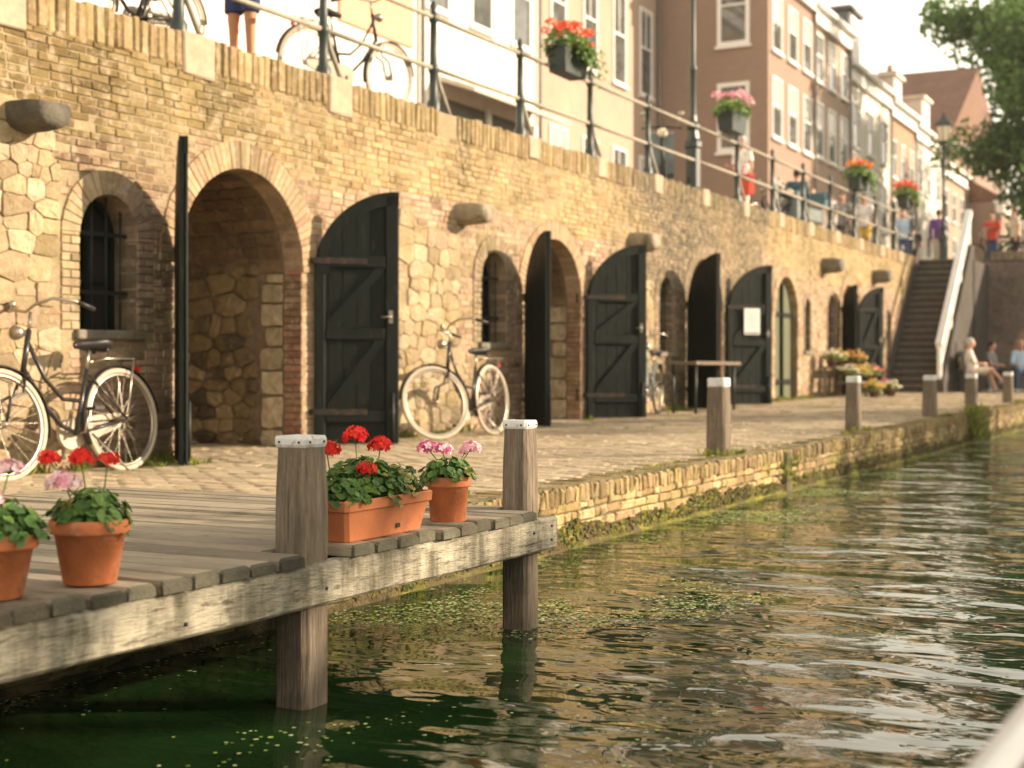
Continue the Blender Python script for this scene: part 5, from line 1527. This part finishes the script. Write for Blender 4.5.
def rt_(lat, dep): v = cR * lat + cT * dep; return v.x, v.y
PALEPINK = [(.82, .45, .52), (.86, .58, .62), (.80, .36, .46), (.9, .7, .72)]
MAG = [(.72, .16, .36), (.85, .6, .66), (.9, .74, .76), (.6, .1, .25)]
def H(lat, dep, z, r_, cols, n=26): a, b = rt_(lat, dep); return (a, b, z, r_, cols, n)
potted(2.80, 2.69, .068, .102, .168, 'terracotta pot with one pink and three red geranium heads', [H(-.058, -.04, .098, .034, PALEPINK, 30), H(-.115, .02, .155, .027, RED, 26), H(-.033, .03, .155, .029, RED, 26), H(.045, .0, .152, .026, RED, 24)], (.115, .10, .085, 150, .021), 21)
potted(2.505, 2.725, .072, .108, .158, 'terracotta pot at the left edge with only pink geranium heads', [H(.0, -.02, .075, .036, PALEPINK, 30), H(-.10, .03, .13, .034, PALEPINK, 26), H(.01, .09, .15, .03, PALEPINK, 22)], (.135, .12, .09, 190, .022), 22)
potted(4.56, 2.62, .066, .084, .165, 'round terracotta pot with pale pink geraniums beside the right deck post', [H(-.075, 0, .105, .034, MAG, 26), H(-.02, -.03, .10, .030, MAG, 24), H(.085, .0, .105, .032, PALEPINK, 24), H(.06, .06, .09, .024, PALEPINK, 20)], (.11, .10, .075, 190, .018), 23)
# oblong trough
rnd = random.Random(31)
tr_ = empty('geranium_trough', (3.905, 2.535, DECK), 0, 'oblong terracotta trough of red geraniums between the two deck posts', 'flower trough', 'terracotta flower pots on the landing stage')
mb = MB()
def rr_(L_, W_, z_): c = .012; return [(-L_ / 2 + c, -W_ / 2, z_), (L_ / 2 - c, -W_ / 2, z_), (L_ / 2, -W_ / 2 + c, z_), (L_ / 2, W_ / 2 - c, z_), (L_ / 2 - c, W_ / 2, z_), (-L_ / 2 + c, W_ / 2, z_), (-L_ / 2, W_ / 2 - c, z_), (-L_ / 2, -W_ / 2 + c, z_)]
lay = [rr_(.44, .115, 0), rr_(.445, .12, .004), rr_(.50, .152, .096), rr_(.518, .17, .099), rr_(.522, .174, .128), rr_(.516, .168, .132), rr_(.50, .152, .130), rr_(.495, .147, .11)]
vs = sum(lay, []); fs = [tuple(range(7, -1, -1))]
for k in range(7):
    for i in range(8):
        j = (i + 1) % 8; fs.append((k * 8 + i, k * 8 + j, k * 8 + 8 + j, k * 8 + 8 + i))
mb.add(vs, fs); mb.build('trough', M['plasterra'], tr_)
mb = MB(); mb.add(rr_(.496, .148, .117), [tuple(range(8))]); mb.build('soil', M['soil'], tr_)
mb = MB(); mb.box((.06, -.0675, .03), (.022, .004, .014)); mb.build('drain_plug', M['iron'], tr_)
leaf_mound(tr_, -.05, 0, .125, .20, .11, .13, 620, .0155)
leaf_mound(tr_, .13, -.01, .125, .14, .10, .10, 260, .014, 'foliage', [(.10, .16, .04), (.15, .2, .06), (.08, .14, .04), (.2, .22, .08)], .25)
leaf_mound(tr_, -.2, 0, .125, .08, .10, .09, 110, .018)
for hx, hy, hz, r_ in ((-.25, .0, .29, .034), (-.06, .02, .325, .036), (.06, .0, .29, .036), (-.14, -.075, .225, .029)):
    umbel(tr_, (hx, hy, hz), r_, RED, 32, (hx * .7, hy * .4, .13))
rnd = random.Random(77)

# ------------------------------------------------------------------ people
M['skin'] = mat('skin', (.52, .30, .21), .55, False, (12, .08))
M['skintan'] = mat('tanned_skin', (.45, .21, .11), .55, False, (12, .08))
def cloth(name, c): return mat(name, c, .9, False, (8, .15))
CL = {'white': cloth('white_cloth', (.72, .69, .64)), 'blue': cloth('light_blue_cloth', (.36, .48, .60)), 'navy': cloth('navy_cloth', (.03, .04, .10)), 'jeans': cloth('jeans', (.06, .09, .17)),
      'khaki': cloth('khaki_cloth', (.40, .32, .20)), 'purple': cloth('violet_cloth', (.13, .06, .20)), 'teal': cloth('teal_cloth', (.03, .09, .12)), 'grey': cloth('grey_cloth', (.22, .22, .22)), 'black': cloth('black_cloth', (.02, .02, .022)),
      'yellow': cloth('yellow_cloth', (.60, .42, .10)), 'red': cloth('red_cloth', (.48, .07, .04)), 'beige': cloth('beige_cloth', (.55, .47, .36))}
HAIR = {'brown': mat('brown_hair', (.07, .04, .02), .6), 'grey': mat('grey_hair', (.4, .38, .35), .6), 'blond': mat('blond_hair', (.35, .22, .09), .6), 'dark': mat('dark_hair', (.02, .015, .012), .6)}
dg = None
def remesh(mb, vox, name, m, parent, it=3):
    me = bpy.data.meshes.new('tmp'); me.from_pydata([tuple(v) for v in mb.v], [], mb.f)
    t = bpy.data.objects.new('tmp', me); COLL.objects.link(t)
    md = t.modifiers.new('r', 'REMESH'); md.mode = 'VOXEL'; md.voxel_size = vox; md.use_smooth_shade = True
    s = t.modifiers.new('s', 'SMOOTH'); s.iterations = it; s.factor = .5
    dg = bpy.context.evaluated_depsgraph_get(); out = bpy.data.meshes.new_from_object(t.evaluated_get(dg))
    bpy.data.objects.remove(t); bpy.data.meshes.remove(me)
    out.name = name; out.materials.clear(); out.materials.append(m)
    for p in out.polygons: p.use_smooth = True
    o = bpy.data.objects.new(name, out); COLL.objects.link(o); o.parent = parent
    return o
def cap(mb, a, b, r0, r1, n=10):
    mb.tube([a, b], [r0, r1], n); mb.ball(a, r0, n, 8); mb.ball(b, r1, n, 8)
def person(loc, heading, label, pose='stand', top='white', legs='jeans', hair='brown', skin='skin', shorts=False, long_sleeve=False, h=1.72, hold=None, long_hair=False, group='people on the street and quay', stride=0.0, cat='person'):
    """local +x is forward, z up; joints in metres"""
    o = empty('person', loc, heading, label, cat, group); k = h / 1.75; o.scale = (k, k, k)
    V = Vector
    if pose == 'stand':
        hip = .94; sh = 1.44; pel = V((0, 0, hip)); lean = .02
        J = {}
        for s_, y in (('l', .09), ('r', -.09)):
            st = stride if s_ == 'l' else -stride
            J['hip' + s_] = V((0, y, hip - .04)); J['kn' + s_] = V((st * .55 + .02, y * 1.02, .50)); J['an' + s_] = V((st if st > 0 else st * 1.0, y * 1.0, .09 + (.05 if st < 0 else 0)))
        chest = V((lean, 0, 1.28)); neck = V((lean + .005, 0, 1.47)); head = V((lean + .03, 0, 1.64))
    else:
        hip = .52; pel = V((0, 0, hip)); J = {}
        for s_, y in (('l', .10), ('r', -.10)):
            J['hip' + s_] = V((0.02, y, hip - .01)); J['kn' + s_] = V((.44, y * 1.2, .50)); J['an' + s_] = V((.50 + (.08 if s_ == 'l' else 0), y * 1.2, .09))
        chest = V((-.06, 0, .86)); neck = V((-.05, 0, 1.05)); head = V((-.02, 0, 1.22))
        if pose == 'crossed': J['knr'] = V((.46, .0, .58)); J['anr'] = V((.72, .08, .30))
    for s_, y in (('l', 1), ('r', -1)):
        shp = V((chest.x, y * .185, neck.z - .06)); J['sh' + s_] = shp
        if pose == 'stand':
            sw = (-stride if s_ == 'l' else stride) * .5
            J['el' + s_] = shp + V((-.02 + sw * .5, y * .06, -.29)); J['wr' + s_] = J['el' + s_] + V((.07 + sw * .6, -y * .01, -.24))
            if hold == 'both' or (hold == 'one' and s_ == 'r'): J['wr' + s_] = J['el' + s_] + V((.23, -y * .06, .03))
        else:
            J['el' + s_] = shp + V((.08, y * .05, -.26)); J['wr' + s_] = J['el' + s_] + V((.22, -y * .08, -.03))
    mb = MB()
    mb.ball(pel + V((0, 0, .02)), (.105, .155, .12), 14, 10); mb.ball(chest, (.105, .155, .19), 14, 10); mb.tube([pel, chest], [.125, .12], 12)
    cap(mb, J['shl'], J['shr'], .06, .06); cap(mb, neck - V((0, 0, .05)), head - V((.01, 0, .06)), .055, .052)
    mb.ball(head, (.095, .078, .12), 14, 10); mb.ball(head + V((.02, 0, -.05)), (.068, .058, .072), 12, 8); mb.ball(head + V((.095, 0, -.015)), (.018, .014, .024), 8, 6)
    for y in (-.078, .078): mb.ball(head + V((-.005, y, -.01)), (.018, .010, .03), 8, 6)
    for s_, y in (('l', 1), ('r', -1)):
        cap(mb, J['hip' + s_], J['kn' + s_], .082, .058); cap(mb, J['kn' + s_], J['an' + s_], .055, .038)
        a = J['an' + s_]; dirx = V((1, 0, 0))
        cap(mb, a + V((-.03, 0, -.05)), a + V((.14, 0, -.06)), .036, .03)
        cap(mb, J['sh' + s_], J['el' + s_], .05, .038); cap(mb, J['el' + s_], J['wr' + s_], .037, .026)
        d = (J['wr' + s_] - J['el' + s_]).normalized(); c_ = J['wr' + s_] + d * .05; sd = d.cross(V((0, 1, 0)))
        sd = sd.normalized() if sd.length > .1 else V((1, 0, 0))
        cap(mb, J['wr' + s_], c_, .028, .034)
        for q in range(4):
            b_ = c_ + sd * (q - 1.5) * .021 + d * .02; e = b_ + d * (.05, .062, .058, .045)[q] + V((0, -y * .015, 0)); cap(mb, b_, e, .0095, .008, 6)
        cap(mb, J['wr' + s_] + d * .02 + sd * .03, c_ + sd * .055 + d * .02, .011, .009, 6)
    remesh(mb, .0115, 'body', M[skin], o, 3)
    # clothes
    mb = MB(); e = .018
    mb.ball(chest, (.105 + e, .155 + e, .19), 14, 10); mb.tube([pel + V((0, 0, -.06)), pel + V((0, 0, .1)), chest], [.165, .155, .14], 14); cap(mb, J['shl'], J['shr'], .06 + e, .06 + e)
    for s_ in 'lr':
        el = J['el' + s_]; sh_ = J['sh' + s_]
        if long_sleeve: cap(mb, sh_, el, .05 + e, .042 + e); cap(mb, el, el.lerp(J['wr' + s_], .92), .04 + e, .03 + e)
        else: mb.tube([sh_, sh_.lerp(el, .65)], [.05 + e, .05 + e * 1.3], 10)
    remesh(mb, .014, 'shirt' if not long_sleeve else 'jacket', CL[top], o, 3)
    mb = MB(); mb.ball(pel, (.125, .172, .11), 14, 10)
    for s_ in 'lr':
        hp, kn, an = J['hip' + s_], J['kn' + s_], J['an' + s_]
        if shorts: mb.tube([hp, hp.lerp(kn, .8)], [.1, .092], 10); mb.ball(hp, .1, 10, 8)
        else: cap(mb, hp, kn, .1, .074); cap(mb, kn, an.lerp(kn, .06), .072, .058)
    remesh(mb, .014, 'shorts' if shorts else 'trousers', CL[legs], o, 3)
    mb = MB()
    for s_ in 'lr':
        a = J['an' + s_]; cap(mb, a + V((-.04, 0, -.05)), a + V((.15, 0, -.058)), .046, .036)
    remesh(mb, .012, 'shoes', CL['white' if top != 'white' else 'grey'], o, 2)
    mb = MB(); mb.ball(head + V((-.02, 0, .035)), (.098, .09, .108), 14, 10); 
    if long_hair: mb.tube([head + V((-.05, 0, .03)), head + V((-.075, 0, -.1)), head + V((-.085, 0, -.24))], [.07, .075, .05], 12)
    remesh(mb, .012, 'hair', HAIR[hair], o, 2)
    mb = MB()
    for y in (-.033, .033): mb.ball(head + V((.078, y, .005)), (.008, .012, .008), 8, 6)
    mb.build('eyes', CL['black'], o)
    mb = MB(); mb.ball(head + V((.076, 0, -.062)), (.008, .024, .006), 8, 6); mb.build('mouth', M['redlip'], o)
    return o
M['redlip'] = mat('lips', (.35, .10, .08), .5)
def ray(px_, Y):      # X on the street for a picture column at depth Y
    u = (px_ - 512) / 1420.0; d = Y / (math.sin(TH) - u * math.cos(TH)); return d * (math.cos(TH) + u * math.sin(TH))
def street_person(px_, Y, head, label, **kw):
    x = ray(px_, Y); return person((x, Y, zst(x)), R(head), label, 'stand', **kw), x
street_person(243, 8.25, 185, 'person in dark shorts with tanned bare legs at the top left corner', top='grey', legs='navy', skin='skintan', shorts=True)
_, xa = street_person(743, 8.85, 150, 'person in white shirt and trousers holding a red shopping bag', top='white', legs='white', hair='grey', h=1.76, hold='one')
street_person(797, 9.2, 20, 'person in a dark teal jacket next to the moped with top box', top='teal', legs='navy', hair='dark', long_sleeve=True)
street_person(812, 9.9, 200, 'person in white top and long blond hair among the bicycles', top='white', legs='khaki', hair='blond', long_hair=True)
street_person(843, 9.4, 170, 'person in grey shirt walking towards the camera', top='grey', legs='black', stride=.2)
street_person(864, 9.0, 185, 'person in white T-shirt and yellow shorts below the mixed flower box', top='white', legs='yellow', shorts=True, skin='skintan')
street_person(903, 8.9, 200, 'person in light blue shirt near the farthest flower box', top='blue', legs='jeans', stride=.15)
street_person(914, 9.6, 20, 'person in black beside the one in light blue', top='black', legs='black', hair='dark')
person((42.6, 7.95, zst(42.6)), R(20), 'person in violet jacket seen from behind at the head of the stairs', 'stand', top='purple', legs='beige', hair='brown', long_sleeve=True, stride=.12)
person((43.6, 6.6, ZB + .02), R(170), 'person in an orange red top on the bridge next to the handrail', 'stand', top='red', legs='jeans', hair='dark', h=1.66)
person((44.4, 5.7, ZB + .02), R(185), 'person in a white shirt standing on the bridge', 'stand', top='white', legs='grey', hair='blond')
person((44.0, 5.0, ZB + .02), R(160), 'person in a black top at the right end of the bridge', 'stand', top='black', legs='jeans', hair='dark')
person((43.2, 5.9, ZB + .02), R(120), 'person in a beige top beside the orange red one on the bridge', 'stand', top='beige', legs='black', hair='brown', h=1.7)
person((45.4, 5.2, ZB + .02), R(200), 'person in a yellow top farther back on the bridge', 'stand', top='yellow', legs='jeans', hair='dark', h=1.75)
# seated couple, bench, and a third sitter by the bridge wall
def bench(x, y, rz, w, label):
    o = empty('bench', (x, y, zq(x, y)), rz, label, 'bench', 'benches below the bridge')
    mb = MB()
    for k in range(4): mb.cbox((-.22 + k * .115, -w / 2, .40), (-.22 + k * .115 + .1, w / 2, .44), .008)
    mb.build('seat', M['post'], o)
    mb = MB()
    for k in range(2): mb.cbox((-.30 - k * .03, -w / 2, .58 + k * .16), (-.265 - k * .03, w / 2, .70 + k * .16), .008)
    mb.build('backrest', M['post'], o)
    for s_ in (-1, 1):
        mb = MB(); mb.cbox((-.27, s_ * w * .42 - .03, 0), (-.2, s_ * w * .42 + .03, .4), .006); mb.tube([(-.25, s_ * w * .42, .38), (-.32, s_ * w * .42, .86)], .02, 6); mb.build('leg', M['iron'], o)
        mb = MB(); mb.cbox((.12, s_ * w * .42 - .03, 0), (.19, s_ * w * .42 + .03, .4), .006); mb.build('leg', M['iron'], o)
B1 = (36.2, 6.0)
bench(B1[0], B1[1], R(-75), 1.4, 'wooden bench under the seated couple beside the stairs')
def on_bench(x, y, rz, off, label, **kw):
    a, b = -math.sin(rz) * off, math.cos(rz) * off
    person((x + a, y + b, zq(x, y) + .0), rz, label, **kw)
on_bench(B1[0], B1[1], R(-75), -.33, 'person in white shirt with crossed bare legs, front one of the couple on the bench', pose='crossed', top='white', legs='beige', shorts=True, hair='grey')
on_bench(B1[0], B1[1], R(-75), .33, 'person in white and grey, farther one of the couple on the bench', pose='sit', top='beige', legs='grey', hair='grey')
bench(37.6, 4.98, R(190), .9, 'small wooden bench under the sitter in blue')
on_bench(37.6, 4.98, R(190), .0, 'person in light blue jacket sitting alone near the bridge arch', pose='sit', top='blue', legs='jeans', hair='blond', long_sleeve=True)
bench(37.9, 5.72, R(-100), .7, 'narrow bench against the bridge wall between the couple and the sitter in blue')
on_bench(37.9, 5.72, R(-100), .0, 'person in dark clothes on the narrow bench between couple and sitter in blue', pose='sit', top='grey', legs='black', hair='dark', h=1.66)
# shopping bag held by the person in white
bg = empty('shopping_bag', (xa - .3, 8.72, zst(xa) + .55), R(60), 'bright red shopping bag held by the person in white', 'bag')
mb = MB(); mb.prism([(-.2, 0), (.2, 0), (.22, .4), (-.22, .4)], lambda a, b, d: (a, d, b), -.07, .07); mb.build('bag_body', CL['red'], bg)
mb = MB(); mb.tube([(-.1, 0, .39), (-.06, 0, .56), (.06, 0, .56), (.1, 0, .39)], .01, 6); mb.build('handle', CL['red'], bg)

# ------------------------------------------------------------------ narrow table, notice, flower bench, boat
tb = empty('table', (20.1, 7.15, zq(20, 7.1)), 0, 'narrow wooden plank table in front of the third cellar arch', 'table')
mb = MB()
for k in range(3): mb.cbox((-1.0, -.24 + k * .165, .70), (1.0, -.24 + k * .165 + .155, .75), .006)
mb.build('table_top', M['post'], tb)
for sx in (-.85, .85):
    for sy in (-.17, .17):
        mb = MB(); mb.tube([(sx, sy, 0), (sx, sy, .7)], .022, 6); mb.build('leg', M['iron'], tb)
d3 = [o for o in wall.children if o.name.startswith('cellar_door')]
nt_ = None
bpy.context.view_layer.update()
dd = d3[5]
nmw = dd.matrix_world
nt_ = empty('notice', nmw @ Vector((.46, -.058, 1.42)), 0, 'white paper notice pinned to the third right-hand green cellar door', 'notice')
nt_.rotation_euler = (0, 0, dd.rotation_euler.z)
mb = MB(); mb.box((0, 0, 0), (.30, .004, .44)); mb.build('sheet', M['whitepaint'], nt_)
mb = MB()
for k in range(9): mb.box((-.0, -.003, .15 - k * .034), (.22 - (k % 3) * .04, .002, .008))
mb.box((0, -.003, -.19), (.26, .002, .03)); mb.build('printed_lines', CL['grey'], nt_)

fb = empty('plant_bench', (29.7, 7.2, zq(30.6, 7.2)), 0, 'dark wooden two-tier plant bench crowded with potted flowers', 'bench')
mb = MB(); mb.cbox((-1.3, -.25, .27), (1.3, .1, .32), .008); mb.build('lower_shelf', M['post'], fb)
mb = MB(); mb.cbox((-1.3, .1, .58), (1.3, .42, .63), .008); mb.build('upper_shelf', M['post'], fb)
for sx in (-1.2, 0, 1.2):
    mb = MB(); mb.cbox((sx - .03, -.22, 0), (sx + .03, -.16, .27), .005); mb.build('leg', M['post'], fb)
    mb = MB(); mb.cbox((sx - .03, .34, 0), (sx + .03, .4, .58), .005); mb.build('leg', M['post'], fb)
YEL = [(.75, .5, .10), (.8, .62, .25), (.7, .4, .06)]; WHT = [(.8, .76, .62), (.78, .7, .5)]; ORA = [(.75, .25, .05), (.7, .35, .12)]
M['darkpot'] = mat('dark_brown_pot', (.13, .07, .04), .8)
def bench_pot(x, y, dz, label, cols, r_=.12, hh=.2):
    o = empty('potted_flower', (29.7 + x, 7.2 + y, zq(30.6, 7.2) + dz), 0, label, 'flower pot', 'potted flowers on and around the plant bench'); o.scale = (.85, .85, .8)
    mb = MB(); mb.lathe([(.001, 0), (.09, 0), (.125, .17), (.14, .175), (.14, .22), (.12, .22), (.11, .19), (.001, .19)], 14); mb.build('pot', M['darkpot'], o)
    leaf_mound(o, 0, 0, .17, .24, .22, hh + .04, 90, .045, greens=[(.14, .2, .04), (.2, .24, .05), (.09, .15, .03)])
    for i in range(16):
        a = i * 2.4; q = math.sqrt((i + .5) / 16); umbel(o, (math.cos(a) * q * .25, math.sin(a) * q * .23, .20 + hh * (1.2 - q * .9) + rnd.uniform(-.04, .06)), .055, cols, 10)
for a in ((-1.1, .26, .63, 'pot of white blooms at the left end of the upper shelf', WHT), (-.5, .26, .63, 'pot of pale yellow blooms on the upper shelf', WHT + YEL), (.55, .26, .63, 'pot of orange blooms on the upper shelf', ORA), (1.1, .26, .63, 'pot of deep orange blooms at the right end of the upper shelf', ORA + YEL),
          (-1.0, -.08, .32, 'pot of small white blooms on the lower shelf at left', WHT), (-.35, -.08, .32, 'pot of golden yellow blooms on the lower shelf', YEL), (.4, -.08, .32, 'pot of yellow and white blooms on the lower shelf', YEL + WHT), (1.05, -.08, .32, 'pot of rosy red blooms on the lower shelf at right', RED + PINK),
          (-.7, -.5, 0, 'pot of golden blooms on the ground before the plant bench', YEL), (.9, -.5, 0, 'pot of white blooms on the ground before the plant bench', WHT), (1.75, -.2, 0, 'pot of rosy blooms on the ground right of the plant bench', PINK + RED)): bench_pot(*a)

# the boat the picture is taken from: gunwale in the near right corner
M['boatwhite'] = mat('white_gunwale_paint', (.74, .72, .69), .35, False, (10, .06))
M['boatred'] = mat('red_brown_varnish', (.22, .035, .02), .35, False, (8, .2), None, None, None, 0, .5, (1, 6, 6))
bo = empty('rowing_boat', (.8, -.6, ZWATER), 0, 'rowing boat with white gunwale and red brown inside in the near right corner', 'boat')
binv2 = Matrix.Translation((-.8, .6, -ZWATER))
xs = [-2.6, -1.8, -1.0, 0, 1.0, 1.9, 2.6, 3.1, 3.4]; hw = [.62, .74, .8, .855, .862, .82, .63, .34, .03]; zg = [.26, .24, .235, .235, .24, .26, .30, .36, .42]
def section(i, k, zz): return [(xs[i], -.6 - hw[i] * k, zz), (xs[i], -.6 + hw[i] * k, zz)]
mo, mi_, mg = MB(), MB(), MB()
def strip(mb, ks, zsf):      # ks: list of half-width factors; zsf(i,j) -> z
    for sgn in (-1, 1):
        vs = [(xs[i], -.6 + sgn * hw[i] * ks[j], zsf(i, j)) for i in range(len(xs)) for j in range(len(ks))]
        n = len(ks); mb.add(vs, [(i * n + j, i * n + j + 1, i * n + n + j + 1, i * n + n + j) for i in range(len(xs) - 1) for j in range(n - 1)], (1, 1, 1), 0, True)
zk = ZWATER - .12
strip(mo, [1.0, .97, .8, .35, 0], lambda i, j: [zg[i] - .03, lerp(zg[i], zk, .4), lerp(zg[i], zk, .85), zk, zk - .02][j])
strip(mi_, [.955, .93, .77, .33, 0], lambda i, j: [zg[i] - .006, lerp(zg[i], zk, .4), lerp(zg[i], zk, .8), zk + .03, zk + .02][j])
strip(mg, [1.012, 1.012, .962, .962], lambda i, j: [zg[i] - .045, zg[i], zg[i], zg[i] - .04][j])
keep(mo.build('hull', M['boatwhite'], bo), binv2); keep(mi_.build('inner_planking', M['boatred'], bo), binv2); keep(mg.build('gunwale', M['boatwhite'], bo), binv2)
for xx in (-1.2, 1.7):
    mb = MB(); mb.cbox((xx - .12, -1.3, .0), (xx + .12, .1, .035), .008); keep(mb.build('thwart', M['boatred'], bo), binv2)
